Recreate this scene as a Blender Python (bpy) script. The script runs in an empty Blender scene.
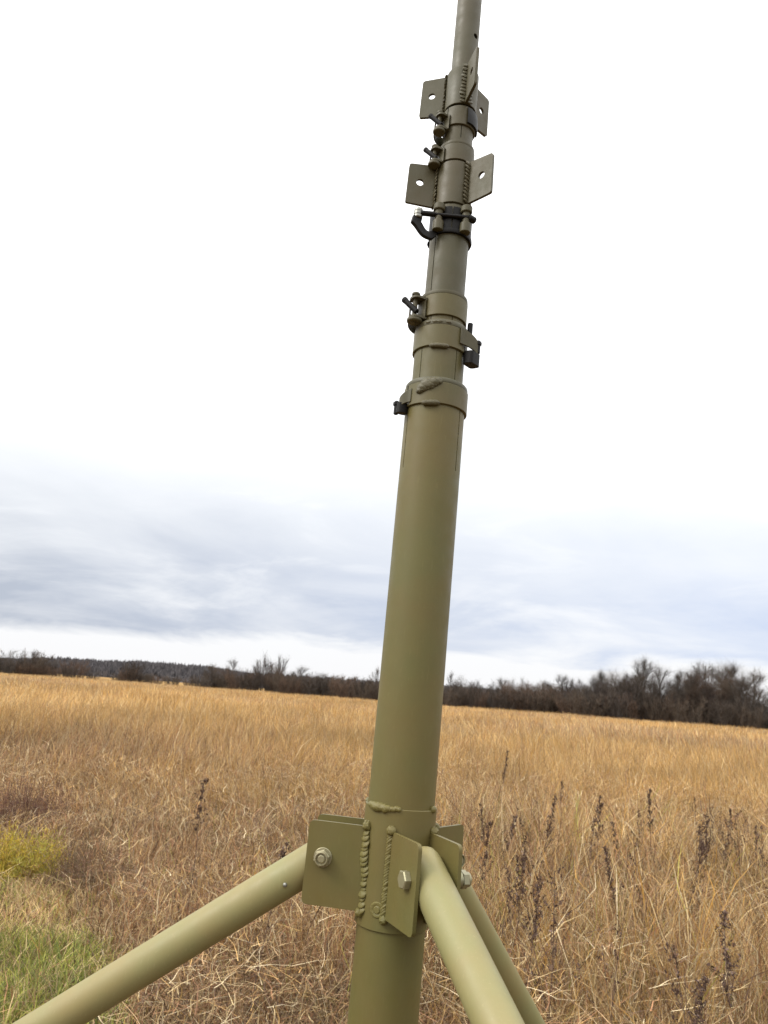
import bpy, bmesh, math, random
import numpy as np
from mathutils import Vector, Matrix, Euler

R = math.radians
random.seed(7)
rng = np.random.default_rng(11)
SC = bpy.context.scene
COL = SC.collection

# ------------------------------------------------------------------ camera
EYE = Vector((0, 0, 1.6))
F_PX, CX, CY = 769.0, 384.0, 512.0
th, ro = R(13.3), R(4.0)
FWD = Vector((0, math.cos(th), math.sin(th)))
R0 = Vector((1, 0, 0)); U0 = R0.cross(FWD)
RGT = R0 * math.cos(ro) + U0 * math.sin(ro)
UPV = -R0 * math.sin(ro) + U0 * math.cos(ro)
cd = bpy.data.cameras.new('camera'); cam = bpy.data.objects.new('camera', cd); COL.objects.link(cam)
cam.matrix_world = Matrix(((RGT.x, UPV.x, -FWD.x, EYE.x), (RGT.y, UPV.y, -FWD.y, EYE.y),
                           (RGT.z, UPV.z, -FWD.z, EYE.z), (0, 0, 0, 1)))
cd.sensor_fit = 'VERTICAL'; cd.sensor_height = 36.0; cd.lens = F_PX / 1024 * 36
cd.clip_start = 0.02; cd.clip_end = 6000
cd.dof.use_dof = True; cd.dof.focus_distance = 0.93; cd.dof.aperture_fstop = 20.0
SC.camera = cam

# ------------------------------------------------------------------ world: overcast sky
SUN_EL, SUN_AZ = 42.0, 248.0          # sun behind thin cloud, from the left and a little behind the camera
W = bpy.data.worlds.new('World'); SC.world = W; W.use_nodes = True
nt = W.node_tree; nt.nodes.clear()
def N(tree, t, **kw):
    n = tree.nodes.new(t)
    for k, v in kw.items():
        setattr(n, k, v)
    return n
def math_node(tree, op, a, b=None, clamp=False):
    n = N(tree, 'ShaderNodeMath', operation=op); n.use_clamp = clamp
    for i, v in enumerate((a, b)):
        if v is None: continue
        if isinstance(v, (int, float)): n.inputs[i].default_value = v
        else: tree.links.new(v, n.inputs[i])
    return n.outputs[0]
def ramp(tree, fac, stops):
    n = N(tree, 'ShaderNodeValToRGB'); e = n.color_ramp.elements
    while len(e) < len(stops): e.new(0.5)
    for el, (p, c) in zip(e, stops):
        el.position = p; el.color = (c, c, c, 1) if isinstance(c, (int, float)) else (*c, 1)
    tree.links.new(fac, n.inputs[0]); return n.outputs[0]
def mixc(tree, fac, a, b, mode='MIX'):
    n = N(tree, 'ShaderNodeMix', data_type='RGBA', blend_type=mode)
    for sock, v in ((n.inputs[0], fac), (n.inputs[6], a), (n.inputs[7], b)):
        if isinstance(v, (int, float)): sock.default_value = v
        elif isinstance(v, tuple): sock.default_value = (*v, 1)
        else: tree.links.new(v, sock)
    return n.outputs[2]
sky = N(nt, 'ShaderNodeTexSky', sky_type='NISHITA', sun_disc=False)
sky.sun_elevation = R(SUN_EL); sky.sun_rotation = R(SUN_AZ)
tc = N(nt, 'ShaderNodeTexCoord'); sep = N(nt, 'ShaderNodeSeparateXYZ')
nt.links.new(tc.outputs['Generated'], sep.inputs[0])
sx, sy, sz = sep.outputs
den = math_node(nt, 'ADD', math_node(nt, 'MAXIMUM', sz, 0.0), 0.10)
comb = N(nt, 'ShaderNodeCombineXYZ')
nt.links.new(math_node(nt, 'DIVIDE', sx, den), comb.inputs[0])
nt.links.new(math_node(nt, 'DIVIDE', sy, den), comb.inputs[1])
n1 = N(nt, 'ShaderNodeTexNoise'); n1.inputs['Scale'].default_value = 0.55; n1.inputs['Detail'].default_value = 7
n1.inputs['Roughness'].default_value = 0.55; n1.inputs['Distortion'].default_value = 0.6
nt.links.new(comb.outputs[0], n1.inputs['Vector'])
az = math_node(nt, 'ARCTAN2', sx, sy)
comb2 = N(nt, 'ShaderNodeCombineXYZ')
nt.links.new(math_node(nt, 'MULTIPLY', az, 4.2), comb2.inputs[0])
nt.links.new(math_node(nt, 'MULTIPLY', sz, 15.0), comb2.inputs[1])
n2 = N(nt, 'ShaderNodeTexNoise'); n2.inputs['Scale'].default_value = 1.0; n2.inputs['Detail'].default_value = 8
n2.inputs['Roughness'].default_value = 0.56; n2.inputs['Distortion'].default_value = .5
nt.links.new(comb2.outputs[0], n2.inputs['Vector'])
# the grey cloud bank low over the field, clear bright strip under it
edge = math_node(nt, 'ADD', sz, math_node(nt, 'MULTIPLY', math_node(nt, 'SUBTRACT', n2.outputs['Fac'], 0.5), 0.085))
band = ramp(nt, math_node(nt, 'MULTIPLY', edge, 2.5), [(0.125, 0.0), (0.165, 0.95), (0.30, 1.0), (0.46, 0.55), (0.68, 0.22), (0.95, 0.0)])
streak = ramp(nt, n2.outputs['Fac'], [(0.33, 0.30), (0.47, 0.85), (0.64, 1.2)])
streak2 = ramp(nt, n1.outputs['Fac'], [(0.33, 0.5), (0.60, 1.0)])
bankf = math_node(nt, 'MULTIPLY', math_node(nt, 'MULTIPLY', band, streak), streak2, clamp=True)
left = math_node(nt, 'ADD', math_node(nt, 'MULTIPLY', az, -1.1), 0.45, clamp=True)
bankc = mixc(nt, left, (6.9, 7.7, 9.5), (5.2, 5.65, 6.6))
_S = (math.sin(R(SUN_AZ)) * math.cos(R(SUN_EL)), math.cos(R(SUN_AZ)) * math.cos(R(SUN_EL)), math.sin(R(SUN_EL)))
dt = N(nt, 'ShaderNodeVectorMath', operation='DOT_PRODUCT'); nt.links.new(tc.outputs['Generated'], dt.inputs[0]); dt.inputs[1].default_value = _S
lobe = math_node(nt, 'POWER', math_node(nt, 'MAXIMUM', dt.outputs['Value'], 0.0), 5.0)      # brighter cloud round the hidden sun
clear0 = ramp(nt, sz, [(0.0, (10.0, 10.0, 10.2)), (0.2, (10.8, 11.0, 11.2)), (0.5, (17.0, 17.0, 17.0)), (1.0, (26.0, 26.0, 25.6))])
clear = mixc(nt, 1.0, clear0, mixc(nt, lobe, (0, 0, 0), (16.0, 15.4, 14.4)), 'ADD')
clouds = mixc(nt, bankf, clear, bankc)
skymix = mixc(nt, 0.93, sky.outputs[0], clouds)
bg = N(nt, 'ShaderNodeBackground'); bg.inputs['Strength'].default_value = 0.1
nt.links.new(skymix, bg.inputs['Color'])
wo = N(nt, 'ShaderNodeOutputWorld'); nt.links.new(bg.outputs[0], wo.inputs['Surface'])

sd = bpy.data.lights.new('sun', 'SUN'); sd.energy = 1.5; sd.angle = R(20); sd.color = (1.0, 0.955, 0.88)
sun = bpy.data.objects.new('sun', sd); COL.objects.link(sun)
_sa = R(SUN_AZ)
sdir = Vector((math.sin(_sa) * math.cos(R(SUN_EL)), math.cos(_sa) * math.cos(R(SUN_EL)), math.sin(R(SUN_EL))))
sun.rotation_euler = sdir.to_track_quat('Z', 'Y').to_euler(); sun.location = sdir * 30

SC.view_settings.view_transform = 'Standard'; SC.view_settings.look = 'None'
SC.view_settings.exposure = 0.0; SC.view_settings.gamma = 1.0; SC.view_settings.use_curve_mapping = False
SC.render.engine = 'CYCLES'
SC.cycles.max_bounces = 6; SC.cycles.diffuse_bounces = 3; SC.cycles.glossy_bounces = 2
SC.cycles.transmission_bounces = 3; SC.cycles.transparent_max_bounces = 4

# ------------------------------------------------------------------ helpers
def tag(o, label=None, cat=None, group=None, kind=None):
    if label: o['label'] = label
    if cat: o['category'] = cat
    if group: o['group'] = group
    if kind: o['kind'] = kind
    return o
def link_mesh(name, me, mat, parent=None):
    o = bpy.data.objects.new(name, me); COL.objects.link(o)
    if mat: me.materials.append(mat)
    if parent: o.parent = parent
    return o
def mesh_from_bm(bm, name, smooth=True, ang=35):
    if smooth:
        bm.normal_update()
        for f in bm.faces: f.smooth = True
        for e in bm.edges:
            e.smooth = not (len(e.link_faces) == 2 and e.calc_face_angle(0) > R(ang))
    me = bpy.data.meshes.new(name); bm.to_mesh(me); bm.free(); return me
def obj(name, bm, mat, parent=None, smooth=True, bevel=0.0, ang=35):
    o = link_mesh(name, mesh_from_bm(bm, name, smooth, ang), mat, parent)
    if bevel:
        m = o.modifiers.new('edge', 'BEVEL'); m.width = bevel; m.segments = 2; m.limit_method = 'ANGLE'; m.angle_limit = R(40)
        m.harden_normals = False
    return o
def frame_to(z, x=None):
    z = Vector(z).normalized()
    a = Vector(x) if x is not None else (Vector((1, 0, 0)) if abs(z.x) < .8 else Vector((0, 1, 0)))
    y = z.cross(a).normalized(); xx = y.cross(z)
    return Matrix((xx, y, z)).transposed()
def lathe(bm, prof, M=None, n=48, a0=0.0, a1=math.tau):
    """prof: list of (r, z); swept round local Z, transformed by 4x4 M. An r of 0 closes the surface."""
    M = M or Matrix.Identity(4)
    full = abs(a1 - a0 - math.tau) < 1e-6
    cols = n if full else n + 1
    rings = []
    for r, z in prof:
        if r < 1e-7:
            rings.append([bm.verts.new(M @ Vector((0, 0, z)))]); continue
        rings.append([bm.verts.new(M @ Vector((r * math.cos(a0 + (a1 - a0) * i / n), r * math.sin(a0 + (a1 - a0) * i / n), z))) for i in range(cols)])
    for A, B in zip(rings, rings[1:]):
        for i in range(n):
            j = (i + 1) % cols
            if len(A) == 1 and len(B) == 1: continue
            if len(A) == 1: vs = (A[0], B[j], B[i])
            elif len(B) == 1: vs = (A[i], A[j], B[0])
            else: vs = (A[i], A[j], B[j], B[i])
            try: bm.faces.new(vs)
            except ValueError: pass
    return rings
def T(p, M3=None):
    M = (M3 or Matrix.Identity(3)).to_4x4(); M.translation = Vector(p); return M
def cyl(bm, p0, p1, r, n=20, ch=0.0, r1=None):
    p0, p1 = Vector(p0), Vector(p1); L = (p1 - p0).length; r1 = r if r1 is None else r1
    M = T(p0, frame_to(p1 - p0))
    c = ch
    prof = [(0, 0), (r - c, 0), (r, c), (r1, L - c), (r1 - c, L), (0, L)] if c else [(0, 0), (r, 0), (r1, L), (0, L)]
    lathe(bm, prof, M, n)
def ellipsoid(bm, p, radii, M3=None, n=12, m=8, jit=0.0):
    M = T(p, M3)
    s = len(bm.verts)
    lathe(bm, [(math.sin(math.pi * k / m), -math.cos(math.pi * k / m)) if 0 < k < m else (0, -1 if k == 0 else 1) for k in range(m + 1)], None, n)
    bm.verts.ensure_lookup_table()
    for v in bm.verts[s:]:
        q = Vector((v.co.x * radii[0], v.co.y * radii[1], v.co.z * radii[2]))
        if jit: q *= 1 + random.uniform(-jit, jit)
        v.co = M @ q
def rounded(pts, rad, n=5):
    """round the corners of a 2-D polygon; rad is one radius or one per corner"""
    out = []; k = len(pts)
    for i, p in enumerate(pts):
        r = rad[i] if isinstance(rad, (list, tuple)) else rad
        p = Vector(p); a = Vector(pts[i - 1]) - p; b = Vector(pts[(i + 1) % k]) - p
        if r < 1e-6: out.append(p); continue
        t = a.angle(b) / 2; d = min(r / math.tan(t), a.length * .49, b.length * .49)
        s, e = p + a.normalized() * d, p + b.normalized() * d
        for j in range(n + 1):
            u = j / n
            out.append(s * (1 - u) ** 2 + p * 2 * u * (1 - u) + e * u * u)
    return out
def slab(bm, outline, holes, thick, M):
    """flat plate from a 2-D outline in local XY, thickness along local +Z, with round holes (x, y, r)"""
    edges = []
    def loop(pts):
        vs = [bm.verts.new((p[0], p[1], 0)) for p in pts]
        for i in range(len(vs)): edges.append(bm.edges.new((vs[i - 1], vs[i])))
        return vs
    allv = loop(outline)
    for hx, hy, hr in holes:
        allv += loop([(hx + hr * math.cos(a), hy + hr * math.sin(a)) for a in np.linspace(0, math.tau, 21)[:-1]])
    g = bmesh.ops.triangle_fill(bm, edges=edges, use_beauty=True, use_dissolve=False)
    faces = [f for f in g['geom'] if isinstance(f, bmesh.types.BMFace)]
    ex = bmesh.ops.extrude_face_region(bm, geom=faces)
    nv = [v for v in ex['geom'] if isinstance(v, bmesh.types.BMVert)]
    for v in nv: v.co.z += thick
    for v in set(allv) | set(nv): v.co = M @ v.co
    bmesh.ops.recalc_face_normals(bm, faces=list(bm.faces))
def ring_surface(name, r, zs, slots, mat, parent, wall, n=72, top_lip=True):
    """tube wall with real saw cuts: slots = [(azimuth, half angle, z0, z1)]; thickness by solidify"""
    angs = [math.tau * i / n for i in range(n)]
    for a, h, _, _ in slots:
        a %= math.tau
        angs = [x for x in angs if abs((x - a + math.pi) % math.tau - math.pi) > h + 0.01]
        angs += [(a - h) % math.tau, (a + h) % math.tau]
    angs = sorted(angs); zs = sorted(set(list(zs) + [z for s in slots for z in s[2:]]))
    bm = bmesh.new()
    g = [[bm.verts.new((r * math.cos(a), r * math.sin(a), z)) for a in angs] for z in zs]
    for k in range(len(zs) - 1):
        zm = (zs[k] + zs[k + 1]) / 2
        for i in range(len(angs)):
            j = (i + 1) % len(angs)
            am = angs[i] + ((angs[j] - angs[i]) % math.tau) / 2
            if any(abs((am - a + math.pi) % math.tau - math.pi) < h and z0 < zm < z1 for a, h, z0, z1 in slots): continue
            bm.faces.new((g[k][i], g[k][j], g[k + 1][j], g[k + 1][i]))
    loose = [v for v in bm.verts if not v.link_faces]
    bmesh.ops.delete(bm, geom=loose, context='VERTS')
    for f in bm.faces: f.smooth = True
    me = bpy.data.meshes.new(name); bm.to_mesh(me); bm.free()
    o = link_mesh(name, me, mat, parent)
    s = o.modifiers.new('wall', 'SOLIDIFY'); s.thickness = wall; s.offset = -1
    e = o.modifiers.new('split', 'EDGE_SPLIT'); e.split_angle = R(40)
    return o

# ------------------------------------------------------------------ materials
def new_mat(name):
    m = bpy.data.materials.new(name); m.use_nodes = True; t = m.node_tree
    b = t.nodes['Principled BSDF']; return m, t, b
def noise(t, scale, detail=4, rough=.5, vec=None):
    n = N(t, 'ShaderNodeTexNoise'); n.inputs['Scale'].default_value = scale; n.inputs['Detail'].default_value = detail
    n.inputs['Roughness'].default_value = rough
    if vec is None:
        c = N(t, 'ShaderNodeTexCoord'); vec = c.outputs['Object']
    t.links.new(vec, n.inputs['Vector']); return n.outputs['Fac']
def paint(name, col, rough=.4, var=.08, bump=.08, lump=0.0):
    """brushed field paint: brownish and greenish blotches, dust, fine rub marks along the part, chips"""
    m, t, b = new_mat(name)
    co = N(t, 'ShaderNodeTexCoord'); mp = N(t, 'ShaderNodeMapping'); mp.inputs['Scale'].default_value = (1, 1, .12)
    t.links.new(co.outputs['Object'], mp.inputs['Vector'])
    brownish = (col[0] * 1.06, col[1] * .975, col[2] * .98); greenish = (col[0] * .95, col[1] * 1.02, col[2] * 1.03)
    c1 = mixc(t, ramp(t, noise(t, 9, 5, .6), [(.38, 0.), (.62, 1.)]), brownish, greenish)
    c1 = mixc(t, math_node(t, 'MULTIPLY', ramp(t, noise(t, 38, 6, .7), [(.35, 0.), (.7, 1.)]), var * 3), c1, tuple(q * 1.25 for q in col))
    rub = ramp(t, noise(t, 420, 3, .6, mp.outputs[0]), [(.60, 0.), (.72, 1.)])
    c1 = mixc(t, math_node(t, 'MULTIPLY', rub, .16), c1, (col[0] * 1.7, col[1] * 1.7, col[2] * 2.0))
    dust = ramp(t, noise(t, 300, 5, .7), [(.63, 0.), (.72, 1.)])
    c1 = mixc(t, math_node(t, 'MULTIPLY', dust, .30), c1, (col[0] * 1.6, col[1] * 1.5, col[2] * 1.8))
    chip = math_node(t, 'MULTIPLY', ramp(t, noise(t, 95, 6, .75), [(.715, 0.), (.73, 1.)]), .75)
    c1 = mixc(t, chip, c1, (.050, .036, .024))
    t.links.new(c1, b.inputs['Base Color'])
    t.links.new(ramp(t, noise(t, 45, 5, .6), [(.3, rough - .08), (.7, rough + .12)]), b.inputs['Roughness'])
    b.inputs['Specular IOR Level'].default_value = .38
    bp = N(t, 'ShaderNodeBump'); bp.inputs['Strength'].default_value = bump; bp.inputs['Distance'].default_value = .0006
    t.links.new(noise(t, 700, 4, .6), bp.inputs['Height'])
    if lump:
        b2 = N(t, 'ShaderNodeBump'); b2.inputs['Strength'].default_value = lump; b2.inputs['Distance'].default_value = .0022
        t.links.new(noise(t, 260, 4, .6), b2.inputs['Height']); t.links.new(bp.outputs[0], b2.inputs['Normal']); bp = b2
    t.links.new(bp.outputs[0], b.inputs['Normal'])
    return m
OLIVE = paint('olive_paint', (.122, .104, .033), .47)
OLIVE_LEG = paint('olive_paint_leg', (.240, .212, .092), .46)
OLIVE_SHADE = paint('olive_paint_shade', (.073, .064, .031), .50)  # same olive paint; the upper mast's shading is put into the colour
OLIVE_HALF_SHADE = paint('olive_paint_half_shade', (.104, .087, .033), .48)  # same olive again, part of that shading put in, for bands and middle tubes
WELD = paint('painted_weld', (.134, .117, .036), .44, .15, .3, .35)
WELD_SHADE = paint('painted_weld_shade', (.086, .075, .039), .46, .2, .3, .4)  # weld paint with the upper mast's shading put into its colour
STEEL, t_, b_ = new_mat('zinc_steel'); b_.inputs['Base Color'].default_value = (.26, .26, .23, 1); b_.inputs['Metallic'].default_value = .6; b_.inputs['Roughness'].default_value = .35
DARK, t_, b_ = new_mat('black_steel'); b_.inputs['Base Color'].default_value = (.007, .006, .005, 1); b_.inputs['Roughness'].default_value = .5; b_.inputs['Specular IOR Level'].default_value = .2

def tint_mat(name, rough=.75, trans=.25, spec=.25):
    """plant matter: colour read per blade from the mesh, some light passes through"""
    m, t, b = new_mat(name)
    a = N(t, 'ShaderNodeAttribute', attribute_name='tint')
    t.links.new(a.outputs['Color'], b.inputs['Base Color'])
    b.inputs['Roughness'].default_value = rough; b.inputs['Specular IOR Level'].default_value = spec
    if trans:
        tr = N(t, 'ShaderNodeBsdfTranslucent'); t.links.new(a.outputs['Color'], tr.inputs['Color'])
        mx = N(t, 'ShaderNodeMixShader'); mx.inputs[0].default_value = trans
        t.links.new(b.outputs[0], mx.inputs[1]); t.links.new(tr.outputs[0], mx.inputs[2])
        t.links.new(mx.outputs[0], t.nodes['Material Output'].inputs['Surface'])
    return m
GRASS = tint_mat('dry_blades', .6, .3, .35)
STALK = tint_mat('dried_stalk', .85, .0, .1)
TWIG = tint_mat('bare_twigs', .95, .0, .05)
BARK, t_, b_ = new_mat('bark')
t_.links.new(mixc(t_, noise(t_, 6, 5), (.030, .025, .020), (.085, .072, .060)), b_.inputs['Base Color']); b_.inputs['Roughness'].default_value = .95

# ------------------------------------------------------------------ ground
def lat(seed, n=64):
    g = np.random.default_rng(seed).random((n, n))
    def f(x, y, s):
        x = np.asarray(x) / s; y = np.asarray(y) / s
        xi = np.floor(x).astype(int); yi = np.floor(y).astype(int); u = x - xi; v = y - yi
        u = u * u * (3 - 2 * u); v = v * v * (3 - 2 * v)
        a = g[xi % n, yi % n]; b = g[(xi + 1) % n, yi % n]; c = g[xi % n, (yi + 1) % n]; d = g[(xi + 1) % n, (yi + 1) % n]
        return (a * (1 - u) + b * u) * (1 - v) + (c * (1 - u) + d * u) * v
    return f
NA, NB, NC = lat(1), lat(2), lat(3)
def ground_z(x, y):
    d = np.hypot(x, y)
    return 0.05 * (NA(x, y, 1.7) - .5) * np.clip((d - 1.8) / 2, 0, 1) + .10 * (NB(x, y, 9) - .5) * np.clip((d - 4) / 8, 0, 1)
def build_ground():
    # polar sheet: fine near the camera, reaching past the horizon
    rad = np.concatenate([[0], np.geomspace(.6, 5000, 90)]); na = 120
    vs = [(0, 0, 0)]; fs = []
    for r in rad[1:]:
        for k in range(na):
            a = math.tau * k / na; x, y = r * math.cos(a), r * math.sin(a)
            vs.append((x, y, float(ground_z(x, y)) if r < 400 else 0.0))
    for k in range(na): fs.append((0, 1 + k, 1 + (k + 1) % na))
    for i in range(len(rad) - 2):
        o = 1 + i * na
        for k in range(na):
            k2 = (k + 1) % na; fs.append((o + k, o + na + k, o + na + k2, o + k2))
    me = bpy.data.meshes.new('ground'); me.from_pydata(vs, [], fs)
    for p in me.polygons: p.use_smooth = True
    m, t, b = new_mat('field_soil')
    c = mixc(t, ramp(t, noise(t, 1.2, 6, .6), [(.35, 0.), (.65, 1.)]), (.045, .030, .019), (.11, .070, .036))
    c = mixc(t, ramp(t, noise(t, 14, 6, .7), [(.40, 0.), (.62, .8)]), c, (.15, .10, .05))
    cc = N(t, 'ShaderNodeTexCoord'); ln = N(t, 'ShaderNodeVectorMath', operation='LENGTH'); t.links.new(cc.outputs['Object'], ln.inputs[0])
    far = ramp(t, math_node(t, 'DIVIDE', ln.outputs['Value'], 60.0, clamp=True), [(.25, 0.), (.8, 1.)])
    fld = mixc(t, noise(t, .12, 5), (.34, .215, .085), (.25, .155, .065))
    c = mixc(t, far, c, fld)
    t.links.new(c, b.inputs['Base Color']); b.inputs['Roughness'].default_value = 1; b.inputs['Specular IOR Level'].default_value = .05
    o = link_mesh('ground', me, m); tag(o, kind='structure'); return o
build_ground()

# ------------------------------------------------------------------ pixel helper (places things at real distances)
def ray_dir(px, py):
    return (FWD + RGT * ((px - CX) / F_PX) + UPV * ((CY - py) / F_PX))
def at_range(px, py, dist):
    """ground point under pixel column, dist metres away along the ground; and the height seen at that pixel"""
    d = ray_dir(px, py); h = math.hypot(d.x, d.y)
    return d.x / h * dist, d.y / h * dist, 1.6 + d.z / h * dist

# ------------------------------------------------------------------ far wooded ridge and treeline
def numpy_mesh(name, V, Fq, tint=None, tri=False):
    me = bpy.data.meshes.new(name); k = 3 if tri else 4; nf = len(Fq)
    me.vertices.add(len(V)); me.vertices.foreach_set('co', np.asarray(V, np.float32).ravel())
    me.loops.add(nf * k); me.loops.foreach_set('vertex_index', np.asarray(Fq, np.int32).ravel())
    me.polygons.add(nf); me.polygons.foreach_set('loop_start', np.arange(0, nf * k, k, dtype=np.int32))
    me.polygons.foreach_set('use_smooth', np.ones(nf, bool))
    me.update(calc_edges=True)
    if tint is not None:
        a = me.attributes.new('tint', 'FLOAT_COLOR', 'POINT')
        c = np.ones((len(V), 4), np.float32); c[:, :3] = tint; a.data.foreach_set('color', c.ravel())
    return me

def ridge(name, label, pts, depth, col_lo, col_hi, seed):
    """a low wooded hill: solid ground swelling whose surface is covered in clumps of bare crowns"""
    r_ = np.random.default_rng(seed); V = []; T_ = []; C_ = []
    P = [at_range(px, py, d) for px, py, d in pts]
    base = []
    n = 60
    # hill body
    xs = np.interp(np.linspace(0, 1, n), np.linspace(0, 1, len(P)), [p[0] for p in P])
    ys = np.interp(np.linspace(0, 1, n), np.linspace(0, 1, len(P)), [p[1] for p in P])
    hs = np.interp(np.linspace(0, 1, n), np.linspace(0, 1, len(P)), [p[2] for p in P])
    prof = [(-.5, 0), (-.42, .35), (-.25, .75), (0, 1), (.3, .8), (.6, 0)]
    vs = []; fs = []
    for i in range(n):
        d = math.hypot(xs[i], ys[i])
        for o, h in prof:
            vs.append((xs[i] * (1 + o * depth / d), ys[i] * (1 + o * depth / d), hs[i] * .78 * h - .3))
    k = len(prof)
    for i in range(n - 1):
        for j in range(k - 1):
            fs.append((i * k + j, (i + 1) * k + j, (i + 1) * k + j + 1, i * k + j + 1))
    me = bpy.data.meshes.new('hills'); me.from_pydata(vs, [], fs)
    for p in me.polygons: p.use_smooth = True
    m, t, b = new_mat('hill_wood')
    t.links.new(mixc(t, noise(t, .03, 6, .65), col_lo, col_hi), b.inputs['Base Color']); b.inputs['Roughness'].default_value = 1; b.inputs['Specular IOR Level'].default_value = 0
    h = link_mesh('hills', me, m); tag(h, kind='structure')
    # crowns as one far-off wood
    m_ = 5200
    u = r_.random(m_) * (n - 1); i = u.astype(int); fr = u - i
    ox = r_.uniform(-.5, .35, m_)
    hh = np.interp(ox, [p[0] for p in prof], [p[1] for p in prof])
    X = xs[i] * (1 - fr) + xs[np.minimum(i + 1, n - 1)] * fr; Y = ys[i] * (1 - fr) + ys[np.minimum(i + 1, n - 1)] * fr
    H = (hs[i] * (1 - fr) + hs[np.minimum(i + 1, n - 1)] * fr)
    d = np.hypot(X, Y); X = X * (1 + ox * depth / d); Y = Y * (1 + ox * depth / d)
    th_ = H * .25 * r_.uniform(.6, 1.15, m_) + 1.5; Z0 = H * .78 * hh - .5
    cc = np.array(col_lo) + (np.array(col_hi) - np.array(col_lo)) * r_.random((m_, 1))
    for q in range(m_):
        # each crown: five upright ragged leaves of twigs
        for w in range(5):
            a = r_.uniform(0, math.pi); wd = th_[q] * r_.uniform(.12, .4); hgt = th_[q] * r_.uniform(.6, 1.1)
            px_, py_ = X[q] + r_.normal() * th_[q] * .25, Y[q] + r_.normal() * th_[q] * .25
            s = len(V)
            V += [(px_ - wd * math.cos(a), py_ - wd * math.sin(a), Z0[q]), (px_ + wd * math.cos(a), py_ + wd * math.sin(a), Z0[q]), (px_ + r_.normal() * wd * .5, py_, Z0[q] + hgt)]
            T_.append((s, s + 1, s + 2)); C_ += [cc[q]] * 3
    o = link_mesh('distant_wood', numpy_mesh('distant_wood', V, T_, np.array(C_), tri=True), TWIG)
    tag(o, label, 'woodland', kind='stuff')
ridge('r1', 'low grey wooded ridge on the skyline beyond the left treeline',
      [(-160, 652, 620), (-40, 655, 620), (0, 658.5, 620), (60, 658, 620), (110, 661, 620), (150, 662, 620), (200, 665.5, 620), (240, 672, 600), (330, 678, 560), (420, 683, 520), (520, 692, 520), (640, 702, 520), (800, 712, 520), (950, 722, 520)],
      160, (.098, .091, .094), (.124, .114, .116), 5)

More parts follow.
